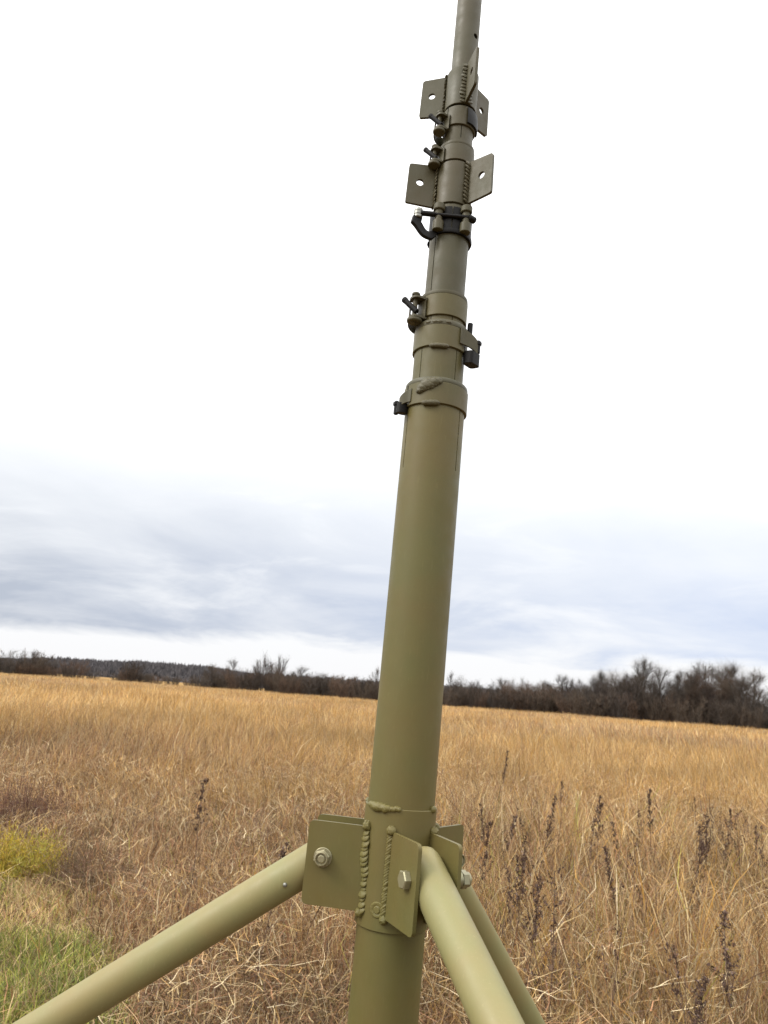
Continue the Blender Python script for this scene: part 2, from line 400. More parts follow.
def branch_tree(seed, H, spread, trunk_frac, levels, nkids, up, gnarl, r0, twig_len, twig_n, col, lean=0.0, taper=.45, tw=.0026):
    """bare tree. returns (trunk V,F), (crown V,F,C): tapering prisms plus thin twigs"""
    r_ = random.Random(seed); TV, TF, CV, CF, CC = [], [], [], [], []
    def prism(V, Fq, p, q, a, b, n=4):
        M = frame_to(q - p); s = len(V)
        for c, r in ((p, a), (q, b)):
            for k in range(n):
                an = math.tau * k / n; V.append(tuple(c + M @ Vector((r * math.cos(an), r * math.sin(an), 0))))
        for k in range(n):
            k2 = (k + 1) % n; Fq.append((s + k, s + k2, s + n + k2, s + n + k))
    def twig(p, d, L, w):
        side = d.cross(Vector((r_.uniform(-1, 1), r_.uniform(-1, 1), r_.uniform(-.3, .3)))).normalized() * w
        q = p + d * L; s = len(CV)
        CV.extend([tuple(p - side), tuple(p + side), tuple(q + side * .3), tuple(q - side * .3)]); CF.append((s, s + 1, s + 2, s + 3))
        k = r_.uniform(.65, 1.35); CC.extend([(col[0] * k, col[1] * k, col[2] * k)] * 4)
    def grow(p, d, L, r, lv):
        nseg = 3 if lv else 4; pts = [p]
        for s in range(nseg):
            d = (d + Vector((r_.gauss(0, gnarl), r_.gauss(0, gnarl), r_.gauss(0, gnarl * .6) + up * .10))).normalized()
            q = pts[-1] + d * L / nseg; ra, rb = r * (1 - .6 * s / nseg), r * (1 - .6 * (s + 1) / nseg)
            if lv == 0: prism(TV, TF, pts[-1], q, ra, rb, 6)
            else:
                n0 = len(CV); prism(CV, CF, pts[-1], q, ra, rb, 3); CC.extend([(col[0] * .7, col[1] * .7, col[2] * .7)] * (len(CV) - n0))
            pts.append(q)
        if lv >= levels:
            for k in range(twig_n):
                t = r_.random(); i = min(int(t * nseg), nseg - 1); q = pts[i].lerp(pts[i + 1], t * nseg - i)
                td = (d + Vector((r_.gauss(0, .6), r_.gauss(0, .6), r_.gauss(0, .4) + up * .5))).normalized()
                twig(q, td, twig_len * r_.uniform(.5, 2.2), tw * H / 8 * r_.uniform(.8, 1.8))
            return
        for k in range(twig_n if lv else twig_n * 2):
            t = r_.uniform(.3, 1); i = min(int(t * nseg), nseg - 1); q = pts[i].lerp(pts[i + 1], t * nseg - i)
            td = (d * .7 + Vector((r_.gauss(0, .5), r_.gauss(0, .5), r_.gauss(.25, .3)))).normalized()
            twig(q, td, twig_len * r_.uniform(.8, 2.4), tw * H / 8 * r_.uniform(.8, 1.8))
        kids = nkids if lv else int(nkids * 2.2)
        for k in range(kids):
            t = r_.uniform(trunk_frac if lv == 0 else .25, .90 if lv == 0 else 1.0); i = min(int(t * nseg), nseg - 1)
            q = pts[i].lerp(pts[i + 1], t * nseg - i)
            a = r_.uniform(0, math.tau); sp = spread * r_.uniform(.6, 1.2)
            M = frame_to(d); out = M @ Vector((math.cos(a), math.sin(a), 0))
            nd = (d * math.cos(sp) + out * math.sin(sp)).normalized()
            sz = (1.05 - taper * t) if lv == 0 else (1.0 - .45 * t)
            grow(q, nd, L * .62 * sz * r_.uniform(.75, 1.15), r * (1 - .6 * t) * .55, lv + 1)
    grow(Vector((0, 0, -.2)), Vector((lean, 0, 1)).normalized(), H * .80, r0, 0)
    tipv = Vector(TV[-1])
    for k in range(6): twig(tipv + Vector((r_.gauss(0, .05), r_.gauss(0, .05), -r_.random() * 1.2)), Vector((r_.gauss(0, .3), r_.gauss(0, .3), 1)).normalized(), r_.uniform(.4, 1.2), .009)
    V = np.array(CV); s = H / max(V[:, 2].max(), 1e-3)
    TVa = np.array(TV) * s; V = V * s
    return (TVa, TF), (V, CF, np.array(CC))
def shrub_mesh(seed, H, width, stems, col):
    """multi-stemmed bare bush"""
    r_ = random.Random(seed); SV, SF, CV, CF, CC = [], [], [], [], []
    for k in range(stems):
        a = r_.uniform(0, math.tau); rr = width * .35 * math.sqrt(r_.random()); p = Vector((rr * math.cos(a), rr * math.sin(a), -.1))
        tilt = r_.uniform(.05, .5); d = Vector((math.cos(a) * tilt, math.sin(a) * tilt, 1)).normalized()
        L = H * r_.uniform(.55, 1.0); w = .02 * H / 4
        pts = [p]
        for s in range(3):
            d = (d + Vector((r_.gauss(0, .12), r_.gauss(0, .12), .04))).normalized(); pts.append(pts[-1] + d * L / 3)
        for s in range(3):
            M = frame_to(pts[s + 1] - pts[s]); n0 = len(SV)
            for c, r in ((pts[s], w * (1 - s * .3)), (pts[s + 1], w * (.7 - s * .3))):
                for j in range(3): SV.append(tuple(c + M @ Vector((r * math.cos(j * 2.1), r * math.sin(j * 2.1), 0))))
            for j in range(3): SF.append((n0 + j, n0 + (j + 1) % 3, n0 + 3 + (j + 1) % 3, n0 + 3 + j))
        for j in range(70):
            t = r_.uniform(.05, 1) ** .8; i = min(int(t * 3), 2); q = pts[i].lerp(pts[i + 1], t * 3 - i)
            td = Vector((r_.gauss(0, .38), r_.gauss(0, .38), r_.uniform(.35, 1.1))).normalized(); Lt = H * r_.uniform(.06, .20)
            side = td.cross(Vector((r_.uniform(-1, 1), r_.uniform(-1, 1), .1))).normalized() * .0062 * H / 3 * r_.uniform(.7, 1.8)
            n0 = len(CV); e = q + td * Lt
            CV += [tuple(q - side), tuple(q + side), tuple(e + side * .4), tuple(e - side * .4)]; CF.append((n0, n0 + 1, n0 + 2, n0 + 3))
            kk = r_.uniform(.6, 1.4); CC += [(col[0] * kk, col[1] * kk, col[2] * kk)] * 4
    CV = np.array(CV); s = H / CV[:, 2].max()
    return (np.array(SV) * s, SF), (CV * s, CF, np.array(CC))

BROWN = (.098, .078, .062); REDBR = (.120, .084, .064); GREYBR = (.096, .084, .076); DARKBR = (.066, .054, .046)
tree_protos = {}
def proto(key, name, tr, cr, parts):
    tree_protos[key] = (name, numpy_mesh(parts[0], tr[0], tr[1]), numpy_mesh(parts[1], cr[0], cr[1], cr[2]), parts)
    tree_protos[key][1].materials.append(BARK); tree_protos[key][2].materials.append(TWIG)
for k in range(4):      # broad bare trees
    proto(('broad', k), 'bare_tree', *branch_tree(20 + k, 10, .75, .22, 3, 5, .8, .18, .16, .9, 6, (BROWN, GREYBR, REDBR, BROWN)[k]), ('trunk', 'crown'))
for k in range(3):      # upright narrow trees
    proto(('tall', k), 'bare_tree', *branch_tree(40 + k, 10, .72, .12, 3, 6, .7, .11, .13, .6, 5, (GREYBR, DARKBR, BROWN)[k], 0, .92, .0028), ('trunk', 'crown'))
for k in range(2):      # dense dark crowns
    proto(('dense', k), 'dense_tree', *branch_tree(60 + k, 10, .62, .10, 3, 6, .7, .16, .17, .8, 8, (DARKBR, (.074, .060, .056))[k], 0, .72, .0036), ('trunk', 'crown'))
for k in range(4):
    proto(('shrub', k), 'bare_shrub', *shrub_mesh(80 + k, 4, 4.2, 46, (BROWN, REDBR, GREYBR, DARKBR)[k]), ('stems', 'twigs'))
def plant_tree(key, x, y, h, label, cat, group, wide=1.0):
    name, tm, cm, parts = tree_protos[key]
    e = bpy.data.objects.new(name, None); COL.objects.link(e); e.empty_display_size = .5
    H0 = 4.0 if key[0] == 'shrub' else 10.0
    e.location = (x, y, float(ground_z(x, y))); e.rotation_euler = (0, 0, random.uniform(0, 6.28)); s = h / H0
    e.scale = (s * wide, s * wide, s); tag(e, label, cat, group)
    for nm, me in zip(parts, (tm, cm)):
        o = bpy.data.objects.new(nm, me); COL.objects.link(o); o.parent = e
    return e
def edge_y(x):     # pixel row of the far edge of the field
    return np.interp(x, [-200, 0, 256, 378, 450, 500, 768, 950], [656, 670, 689, 698, 704.5, 708.5, 724.7, 734])
def edge_d(x):     # its distance in metres
    return np.interp(x, [-200, 0, 250, 400, 768, 950], [205, 200, 170, 140, 135, 135])
def place(key, px, top, label, cat, group, back=0.0, wide=1.0):
    d = float(edge_d(px)) + back
    x, y, z = at_range(px, float(edge_y(px)) - top, d)
    return plant_tree(key, x, y, z, label, cat, group, wide)
# trees one can tell apart, by the height they rise above the field edge (pixels, from the photograph)
G_T = 'bare trees along the far edge of the field'
named = [
    (('tall', 1), 640, 66, 'tallest pointed bare tree rising above the right treeline', 'tree', 1.0),
    (('dense', 0), 600, 51, 'dark dense round-topped tree left of the tallest pointed tree', 'tree', 1.0),
    (('dense', 1), 622, 48, 'dark tree filling the gap just left of the tallest pointed tree', 'tree', .9),
    (('broad', 0), 655, 54, 'loose twiggy tree just right of the tallest pointed tree', 'tree', .9),
    (('dense', 0), 682, 56, 'dark thick-crowned tree in the right wood with pale saplings at its left', 'tree', .7),
    (('tall', 0), 705, 58, 'slim upright bare tree in the middle of the right wood', 'tree', 1.2),
    (('broad', 2), 728, 58, 'wide bare tree with arching open crown near the right frame edge', 'tree', 1.1),
    (('tall', 2), 752, 61, 'slender bare tree with upright twigs closest to the right frame edge', 'tree', 1.2),
    (('dense', 1), 576, 38, 'small dark conical tree at the left end of the right wood', 'tree', .8),
    (('tall', 1), 563, 42, 'small slim tree beside the dark conical tree', 'tree', .9),
    (('broad', 1), 523, 36, 'small pale bare tree standing alone above the low thicket', 'tree', .8),
    (('shrub', 3), 271, 40, 'wide bare upright tree standing highest left of the mast', 'tree', .8),
    (('tall', 0), 239, 32, 'thin spindly twin-topped sapling left of the wide upright shrub', 'tree', 1.0),
    (('tall', 2), 214, 24, 'small pointed bare tree at the right end of the wooded ridge', 'tree', 1.4),
    (('shrub', 3), 135, 22, 'small dark tree with a spiky top in front of the ridge', 'tree', 1.0),
    (('shrub', 1), 77, 20, 'small reddish round-crowned tree in the left treeline', 'tree', 1.2),
    (('shrub', 0), 30, 25, 'broad dark bare shrub rising near the left frame edge', 'tree', 1.5),
    (('tall', 2), 376, 34, 'thin pale tree showing just left of the mast tube', 'tree', .6),
    (('tall', 0), 450, 37, 'thin pale tree showing just right of the mast tube', 'tree', .5),
]
for key, px, top, lab, cat, wd in named:
    if key[0] == 'shrub': lab = lab.replace(' tree ', ' shrub '); cat = 'shrub'
    place(key, px, top, lab, cat, G_T, 4 + random.uniform(0, 6), wd)
prof_x = [-120, 0, 20, 40, 55, 65, 78, 92, 110, 134, 150, 180, 200, 215, 235, 250, 262, 285, 300, 320, 345, 378, 445, 470, 490, 510, 545, 575, 600, 640, 680, 720, 768, 900]
prof_h = [17, 15, 18, 18, 15, 13, 15, 12, 8, 13, 9, 8, 13, 18, 20, 18, 24, 24, 21, 23, 21, 24, 24, 26, 24, 25, 28, 30, 40, 46, 48, 54, 54, 52]
kinds = [('broad', 0), ('broad', 1), ('broad', 2), ('broad', 3), ('tall', 0), ('tall', 1), ('tall', 2), ('tall', 0), ('dense', 0), ('dense', 1)]
L_R = 'bare brown tree packed among others in the right wood'
for i in range(92):     # the right-hand wood
    px = random.uniform(530, 840); h = float(np.interp(px, prof_x, prof_h)) * random.choice((.7, .8, .85, .9, 1.0, 1.1, 1.25))
    place(random.choice(kinds), px, h, L_R, 'tree', 'bare trees packed in the right wood', random.uniform(2, 34), random.uniform(.8, 1.3))
L_S = 'low bare brown shrub in the thicket along the field edge'
for i in range(215):    # the thicket at the edge, all the way across
    px = -110 + 960 * (i + random.random()) / 215
    if px > 385 and px < 440 and i % 2: continue
    if (84 < px < 122 or 150 < px < 200) and i % 3: continue
    if px < 400 and random.random() < .22: continue
    h = min(float(np.interp(px, prof_x, prof_h)) * random.choice((.75, .85, .95, 1.0, 1.1, 1.25, 1.4)), 30 * random.uniform(.7, 1.15)) * (.86 if px < 400 else 1.0)
    place(('shrub', random.randrange(4)), px, h, L_S, 'shrub', 'bare shrubs in the thicket', random.uniform(0, 14), random.uniform(.8, 1.5))

for i in range(20):
    px = random.choice((random.uniform(-60, 60), random.uniform(205, 300), random.uniform(300, 520), random.uniform(440, 530))); h = float(np.interp(px, prof_x, prof_h)) * random.uniform(1.0, 1.45)
    place(random.choice((('broad', 0), ('broad', 2), ('tall', 0), ('broad', 1))), px, h, 'small bare tree rising out of the low thicket left of the right wood', 'tree', 'small trees in the low thicket', random.uniform(2, 16), random.uniform(.9, 1.4))

# ------------------------------------------------------------------ mast
LEAN = math.atan(.0273)
mast = bpy.data.objects.new('telescopic_mast', None); COL.objects.link(mast)
mast.location = (.0026, .930, 0); mast.rotation_euler = (0, LEAN, 0); mast.empty_display_size = .2
tag(mast, 'olive green telescopic steel mast on a tripod standing in the dry grass', 'mast')
def pol(az_deg, r, z, t=0.0):
    a = R(az_deg); return Vector((r * math.cos(a) - t * math.sin(a), r * math.sin(a) + t * math.cos(a), z))
def basis(az_deg):   # columns: tangential, up, radial
    a = R(az_deg); e = Vector((math.cos(a), math.sin(a), 0)); t = Vector((-math.sin(a), math.cos(a), 0)); return e, t
def zlist(z0, z1, step=.05): return list(np.linspace(z0, z1, max(2, int((z1 - z0) / step) + 1)))
half = lambda r, w=.0011: (w / 2) / r
# telescoping tubes (outer diameter measured against the main tube of 76 mm)
tubeA = ring_surface('main_tube', .0380, zlist(0, 1.985), [(R(a), half(.038, .0014), 1.874, 1.985) for a in (206, 323, 86)], OLIVE, mast, .0026)
tubeB = ring_surface('mast_tube', .0328, zlist(1.70, 2.0685), [(R(a), half(.0328), 1.95, 2.0685) for a in (223, 308, 43, 128)], OLIVE_HALF_SHADE, mast, .0026)
tubeC = ring_surface('mast_tube', .0292, zlist(1.85, 2.112), [(R(a), half(.029), 2.0, 2.112) for a in (236, 292, 56, 146)], OLIVE_HALF_SHADE, mast, .0024)
tubeD = ring_surface('mast_tube', .0264, zlist(1.95, 2.243), [(R(a), half(.0264, .0013), 2.05, 2.243) for a in (223, 343, 103)], OLIVE_SHADE, mast, .0022)
tubeE = ring_surface('mast_tube', .0226, zlist(2.10, 2.347), [(R(a), half(.0226), 2.325, 2.347) for a in (250, 10, 130)], OLIVE_SHADE, mast, .0020)
tubeF = ring_surface('mast_tube', .0206, zlist(2.20, 2.402), [(R(a), half(.0206), 2.352, 2.402) for a in (277, 37, 157)], OLIVE_SHADE, mast, .0020)
# top tube with two real drilled holes
def tube_with_hole(name, r, z0, z1, az, zh, hr, mat, parent, wall):
    o = ring_surface(name, r, zlist(z0, z1), [], mat, parent, wall, 64)
    cb = bmesh.new(); cyl(cb, pol(az, -.1, zh), pol(az, .1, zh), hr, 24); bmesh.ops.recalc_face_normals(cb, faces=list(cb.faces))
    cme = bpy.data.meshes.new('drill'); cb.to_mesh(cme); cb.free(); co = bpy.data.objects.new('drill', cme); COL.objects.link(co)
    o.modifiers.remove(o.modifiers['split'])
    bo = o.modifiers.new('drill', 'BOOLEAN'); bo.operation = 'DIFFERENCE'; bo.object = co; bo.solver = 'EXACT'
    par = o.parent; o.parent = None
    dg = bpy.context.evaluated_depsgraph_get(); me = bpy.data.meshes.new_from_object(o.evaluated_get(dg))
    o.modifiers.clear(); o.data = me; o.parent = par
    bpy.data.objects.remove(co)
    e = o.modifiers.new('split', 'EDGE_SPLIT'); e.split_angle = R(40)
    return o
tube_with_hole('top_tube', .0180, 2.30, 3.35, -46, 2.5290, .0040, OLIVE_SHADE, mast, .0018)

def band(name, r_in, z0, z1, parent, mat, th_=.0024, seam=None, lip=True):
    bm = bmesh.new(); r = r_in; q = r_in + th_; c = .0006
    gap = .03
    a0 = R(seam if seam is not None else 90) + gap; a1 = a0 + math.tau - 2 * gap
    lathe(bm, [(r, z0), (q - c, z0), (q, z0 + c), (q, z1 - c), (q - c, z1), (r, z1), (r, z0)], None, 80, a0, a1)
    return obj(name, bm, mat, parent)
def blob_row(bm, pts, rad, stretch=(1, 1, .55), jit=.10, rot=None):
    for i, p in enumerate(pts):
        k = random.uniform(.85, 1.15)
        ellipsoid(bm, p, (rad * stretch[0] * k, rad * stretch[1] * k, rad * stretch[2] * k), rot, 12, 8, jit * .15)
def toggle(parent, az, r, z, s=1.0, side=1, bolt=True, dark_lower=True, height=.026):
    """over-centre latch: welded tab, two ear plates, pivot pin, threaded eye bolt and closing lever"""
    e, t = basis(az); zz = Vector((0, 0, 1)); c = pol(az, r, z)
    latch = bmesh.new()
    # welded tab lying on the band
    lathe(latch, [(r + .0004, z - height * .46), (r + .0030, z - height * .42), (r + .0030, z + height * .42), (r + .0004, z + height * .46)], None, 10, R(az) - .012 / r * .8, R(az) + .012 / r * .8)
    # two ear plates (plane across the mast axis), rounded outer end
    for k, zo in ((0, height * .40), (1, -height * .40)):
        M3 = Matrix((t, e, zz)).transposed(); M = T(c + zz * (zo - .0014) - e * .002, M3)
        slab(latch, rounded([(-.009 * s, 0), (.009 * s, 0), (.009 * s, .019 * s), (-.009 * s, .019 * s)], [.0005, .0005, .008 * s, .008 * s], 6), [], .0028, M)
    o = obj('clamp_latch', latch, OLIVE_SHADE, parent, bevel=.0005)
    p = c + e * .011 * s
    pin = bmesh.new()
    cyl(pin, p - zz * height * .62, p + zz * height * .58, .0030 * s, 16, .0006); cyl(pin, p + zz * height * .52, p + zz * (height * .52 + .004), .0052 * s, 16, .001)
    obj('pivot_pin', pin, OLIVE_SHADE, o)
    if bolt:
        b = bmesh.new(); q = p + e * .004
        d = (t * side * .62 + e * .55 + zz * .85).normalized()
        cyl(b, q - d * .010, q + d * .017 * s, .0036 * s, 14, .0006)
        cyl(b, q + d * .0125 * s, q + d * .0175 * s, .0040 * s, 14, .0008)
        obj('eye_bolt', b, DARK, o)
    lv = bmesh.new()   # closing lever: a bent strip folded against the band, lower edge turned in
    n = 12; w0 = height * .30
    zl = z - height * .22
    prof = []
    for i in range(n + 1):
        u = i / n; a = R(az) + side * (.10 + u * 1.1) ; rr = r + .0125 * s * (1 - u) ** .7 + .0032
        prof.append((a, rr))
    rows = []
    for a, rr in prof:
        rows.append([lv.verts.new((q_ * math.cos(a), q_ * math.sin(a), z_)) for q_, z_ in ((rr - .0018, zl - w0), (rr, zl - w0), (rr, zl + w0), (rr - .0018, zl + w0))])
    for A, B in zip(rows, rows[1:]):
        for k in range(4): lv.faces.new((A[k], A[(k + 1) % 4], B[(k + 1) % 4], B[k]))
    lv.faces.new(rows[0]); lv.faces.new(rows[-1][::-1]); bmesh.ops.recalc_face_normals(lv, faces=list(lv.faces))
    # round toe under the ears
    M = T(c + e * .010 * s - zz * (height * .40 + .0065))
    lathe(lv, [(0, 0), (.0085 * s, 0), (.0095 * s, .0012), (.0095 * s, .0042), (0, .0046)], M, 20)
    obj('clamp_lever', lv, DARK if dark_lower else OLIVE_SHADE, o, bevel=.0004)
    return o
# clamp A (lowest): band with lip ring, two big weld lumps, small hooked latch at left
cA = band('clamp_collar', .0382, 1.9535, 1.982, mast, OLIVE_HALF_SHADE, .0028, 205)
bm = bmesh.new(); lathe(bm, [(.0355, 1.9822), (.0398, 1.9822), (.0402, 1.9835), (.0398, 1.9875), (.0385, 1.9892), (.0355, 1.9892)], None, 72); obj('collar_lip', bm, OLIVE_SHADE, cA)
bm = bmesh.new()
for da, dz, rx, rz in ((-11, .9735, .0078, .0062), (-4, .9775, .0095, .0078), (4, .9800, .0095, .0068), (10, .9820, .0080, .0050), (-15, .9700, .0055, .0045), (0, .9760, .0080, .0050)):
    a = 254 + da * 1.15; e, t = basis(a); ellipsoid(bm, pol(a, .0405, 1 + dz), (rx, .0046, rz), Matrix((t, e, Vector((0, 0, 1)))).transposed() @ Matrix.Rotation(random.uniform(-.3, .3), 3, 'Y'), 18, 12, .12)
obj('weld_bead', bm, WELD_SHADE, cA); bm = bmesh.new()
for da, rx in ((-8, .006), (0, .0085), (7, .007)):
    a = 258 + da; e, t = basis(a); ellipsoid(bm, pol(a, .0405, 1.9535), (rx, .0038, .0038), Matrix((t, e, Vector((0, 0, 1)))).transposed(), 18, 12, .04)
obj('weld_bead', bm, WELD_SHADE, cA)
def hook_latch(parent, az, r, z, side, length=.022, h=.018, drop=.35):
    """strap bent off the band, its end bolted down under a dark catch"""
    e, t = basis(az); zz = Vector((0, 0, 1)); bm = bmesh.new(); rows = []
    n = 10
    for i in range(n + 1):
        u = i / n
        p = pol(az, r + .0012, z) + t * side * (u * length - .006) + e * (.0085 * math.sin(u * 1.5) ** 2) - zz * (.010 * u ** 2.2)
        hh = h / 2 * (1 - .25 * u)
        nrm = (e - t * side * .5 * math.cos(u * 1.5)).normalized() * .0011
        rows.append([bm.verts.new(p + zz * a * hh + nrm * b) for a, b in ((-1, -1), (1, -1), (1, 1), (-1, 1))])
    for A, B in zip(rows, rows[1:]):
        for k in range(4): bm.faces.new((A[k], A[(k + 1) % 4], B[(k + 1) % 4], B[k]))
    bm.faces.new(rows[0]); bm.faces.new(rows[-1][::-1]); bmesh.ops.recalc_face_normals(bm, faces=list(bm.faces))
    o = obj('clamp_latch', bm, OLIVE_SHADE, parent, bevel=.0004)
    c = pol(az, r + .006, z - h * drop) + t * side * (length * .55)
    b = bmesh.new(); M3 = Matrix((t * side, e, (t * side).cross(e))).transposed()
    k_ = length / .030; slab(b, rounded([(-.012 * k_, -.008), (.011 * k_, -.008), (.014 * k_, .006), (-.009 * k_, .006)], .005, 6), [], h * .72, T(c - zz * h * .42, M3))
    obj('clamp_lever', b, DARK, o, bevel=.0030)
    b = bmesh.new(); q = c + t * side * .008 + e * .003
    cyl(b, q - zz * .008, q + zz * .010, .0030, 14, .0008); cyl(b, q + zz * .0035, q + zz * .0085, .0045, 6, .0006)
    obj('bolt', b, DARK, o)
    return o
hook_latch(cA, 210, .0395, 1.9665, -1, .013, .018, .80)
# clamp B: hooked latch at right, pressed lug under the band
cB = band('clamp_collar', .0330, 2.0335, 2.0625, mast, OLIVE_HALF_SHADE, .0026, 330)
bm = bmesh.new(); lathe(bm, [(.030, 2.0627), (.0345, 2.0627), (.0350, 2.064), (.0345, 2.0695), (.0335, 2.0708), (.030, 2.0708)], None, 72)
obj('collar_lip', bm, OLIVE_SHADE, cB)
bm = bmesh.new()
for da, rx in ((-12, .006), (-4, .008), (4, .008), (11, .006)):
    a = 265 + da; e, t = basis(a); ellipsoid(bm, pol(a, .0350, 2.0330), (rx, .0030, .0032), Matrix((t, e, Vector((0, 0, 1)))).transposed(), 16, 10, .02)
for a in (236, 252, 262, 281):
    e, t = basis(a); ellipsoid(bm, pol(a, .0346, 2.0665), (.004, .0016, .0022), Matrix((t, e, Vector((0, 0, 1)))).transposed(), 12, 8, .05)
obj('weld_bead', bm, WELD_SHADE, cB)
hook_latch(cB, 318, .0352, 2.053, 1, .027, .023)
bm = bmesh.new(); cyl(bm, pol(345, .0375, 2.060), pol(345, .0375, 2.080), .0035, 12, .0008); obj('bolt', bm, DARK, cB)
# clamp C: toggle at left
cC = band('clamp_collar', .0294, 2.0785, 2.1085, mast, OLIVE_HALF_SHADE, .0024, 215)
bm = bmesh.new(); lathe(bm, [(.0268, 2.1087), (.0312, 2.1087), (.0316, 2.1098), (.0310, 2.1140), (.0268, 2.1146)], None, 72); obj('collar_lip', bm, OLIVE_SHADE, cC)
toggle(cC, 208, .0316, 2.0885, 1.05, -1, True, False, .034)
# clamp D: dark band, two upright barrels at the front and a hanging hook lever at left
cD = band('clamp_collar', .0268, 2.2055, 2.238, mast, DARK, .0022, 270)
for a, r_, h0, h1 in ((236, .0082, 2.200, 2.238), (304, .0082, 2.200, 2.238)):
    bm = bmesh.new(); p = pol(a, .0325, 0)
    lathe(bm, [(0, h0), (.0066, h0), (.0074, h0 + .0008), (.0074, h0 + .013), (.0066, h0 + .0142), (.0052, h0 + .0144), (.0052, h1 - .0085), (.0072, h1 - .008), (.0078, h1 - .007), (.0078, h1), (.0070, h1 + .001), (0, h1 + .001)], T(p), 24)
    obj('clamp_barrel', bm, OLIVE_SHADE, cD, ang=22)
bm = bmesh.new()
cyl(bm, pol(232, .038, 2.222), pol(305, .037, 2.222), .0026, 14, .0005)
cyl(bm, pol(232, .038, 2.222) , pol(214, .051, 2.223), .0036, 14, .0006); cyl(bm, pol(305, .037, 2.222), pol(322, .0385, 2.222), .0046, 14, .001)
obj('tie_bolt', bm, DARK, cD)
bm = bmesh.new(); q = pol(210, .0525, 2.222)
lathe(bm, [(0, -.006), (.0050, -.006), (.0060, -.005), (.0060, -.002), (.0052, -.0015), (.0062, -.001), (.0062, .003), (.0052, .0035), (.0060, .004), (.0055, .0075), (0, .008)], T(q), 20)
obj('cap_nut', bm, STEEL, cD)
bm = bmesh.new(); pts = [pol(210, .0535, 2.217), pol(210, .0550, 2.209), pol(211, .051, 2.206), pol(213, .047, 2.199), pol(216, .042, 2.194), pol(222, .036, 2.193), pol(228, .031, 2.199)]
rows = []
for i, p in enumerate(pts):
    d = (pts[min(i + 1, len(pts) - 1)] - pts[max(i - 1, 0)]).normalized(); sde = d.cross(Vector((.4, -.9, .1))).normalized(); nn = d.cross(sde)
    w = (.0066, .0072, .0056, .0052, .0056, .0056, .004)[i]
    rows.append([bm.verts.new(p + sde * a * w + nn * b * .003) for a, b in ((-1, -1), (1, -1), (1, 1), (-1, 1))])
for A, B in zip(rows, rows[1:]):
    for k in range(4): bm.faces.new((A[k], A[(k + 1) % 4], B[(k + 1) % 4], B[k]))
bm.faces.new(rows[0]); bm.faces.new(rows[-1][::-1]); bmesh.ops.recalc_face_normals(bm, faces=list(bm.faces))
o = obj('clamp_lever', bm, DARK, cD, bevel=.0008); s_ = o.modifiers.new('round', 'SUBSURF'); s_.levels = s_.render_levels = 2
bm = bmesh.new(); lathe(bm, [(.0265, 2.1985), (.0300, 2.1985), (.0306, 2.2000), (.0300, 2.2052), (.0265, 2.2052)], None, 64, R(225), R(225 + 300)); obj('collar_lip', bm, DARK, cD)
# guy collars: sleeve that turns on the tube, three drilled plates welded on
def guy_collar(r_in, r_out, z0, z1, azs, pz0, pz1, length, hole, weld_front, cut=.010, mat=OLIVE_SHADE):
    bm = bmesh.new(); lathe(bm, [(r_in, z0), (r_out - .0005, z0), (r_out, z0 + .0005), (r_out, z1 - .0008), (r_out - .0008, z1), (r_in, z1), (r_in, z0)], None, 64)
    g = obj('guy_collar', bm, mat, mast)
    for a in azs:
        e, t = basis(a); bm = bmesh.new(); M = T(t * -.002, Matrix((e, Vector((0, 0, 1)), e.cross(Vector((0, 0, 1))))).transposed())
        M = T(-(e.cross(Vector((0, 0, 1)))) * .002, Matrix((e, Vector((0, 0, 1)), e.cross(Vector((0, 0, 1))))).transposed())
        r0 = r_out - .0012; r1 = r_out + length
        slab(bm, rounded([(r0, pz0), (r1, pz0 + .002), (r1 - .001, pz1 - .002), (r0 + cut * .3, pz1)], [.0004, .0035, .0045, .001], 5), [(r_out + length * .56, (pz0 + pz1) / 2 + .003, hole)], .0040, M)
        obj('guy_plate', bm, mat, g, bevel=.0006)
        bm = bmesh.new()
        for sgn in (1, -1):
            n = 11
            pts = [pol(a, r_out + .0008, z, sgn * (.0040 + random.uniform(-.0006, .0006))) for z in np.linspace(pz0 + .004, pz1 - .004, n)]
            M3 = Matrix((t, e, Vector((0, 0, 1)))).transposed()
            blob_row(bm, pts, .0044, (1.25, .36, .86), .8, M3 @ Matrix.Rotation(.35, 3, 'X'))
        obj('weld_bead', bm, WELD_SHADE, g)
    return g
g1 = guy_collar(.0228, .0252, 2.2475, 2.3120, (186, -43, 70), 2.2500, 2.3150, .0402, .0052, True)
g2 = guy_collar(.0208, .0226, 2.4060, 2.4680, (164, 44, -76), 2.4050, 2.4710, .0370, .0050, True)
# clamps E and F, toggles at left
cE = band('clamp_collar', .0228, 2.3145, 2.3400, mast, OLIVE_SHADE, .0022, 220)
bm = bmesh.new(); lathe(bm, [(.0205, 2.3402), (.0242, 2.3402), (.0246, 2.341), (.0242, 2.3448), (.0205, 2.3452)], None, 64); obj('collar_lip', bm, OLIVE_SHADE, cE)
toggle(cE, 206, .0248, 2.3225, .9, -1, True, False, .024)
cF = band('clamp_collar', .0208, 2.3720, 2.4020, mast, OLIVE_SHADE, .0024, 220)
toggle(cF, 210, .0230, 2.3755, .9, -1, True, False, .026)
bm = bmesh.new(); a0 = R(300)
lathe(bm, [(.0232, 2.3745), (.0262, 2.3750), (.0266, 2.387), (.0250, 2.3990), (.0232, 2.3995)], None, 20, R(292), R(372)); obj('clamp_lever', bm, DARK, cF)  # dark strip standing in for the black shadow at the band's right, no lever

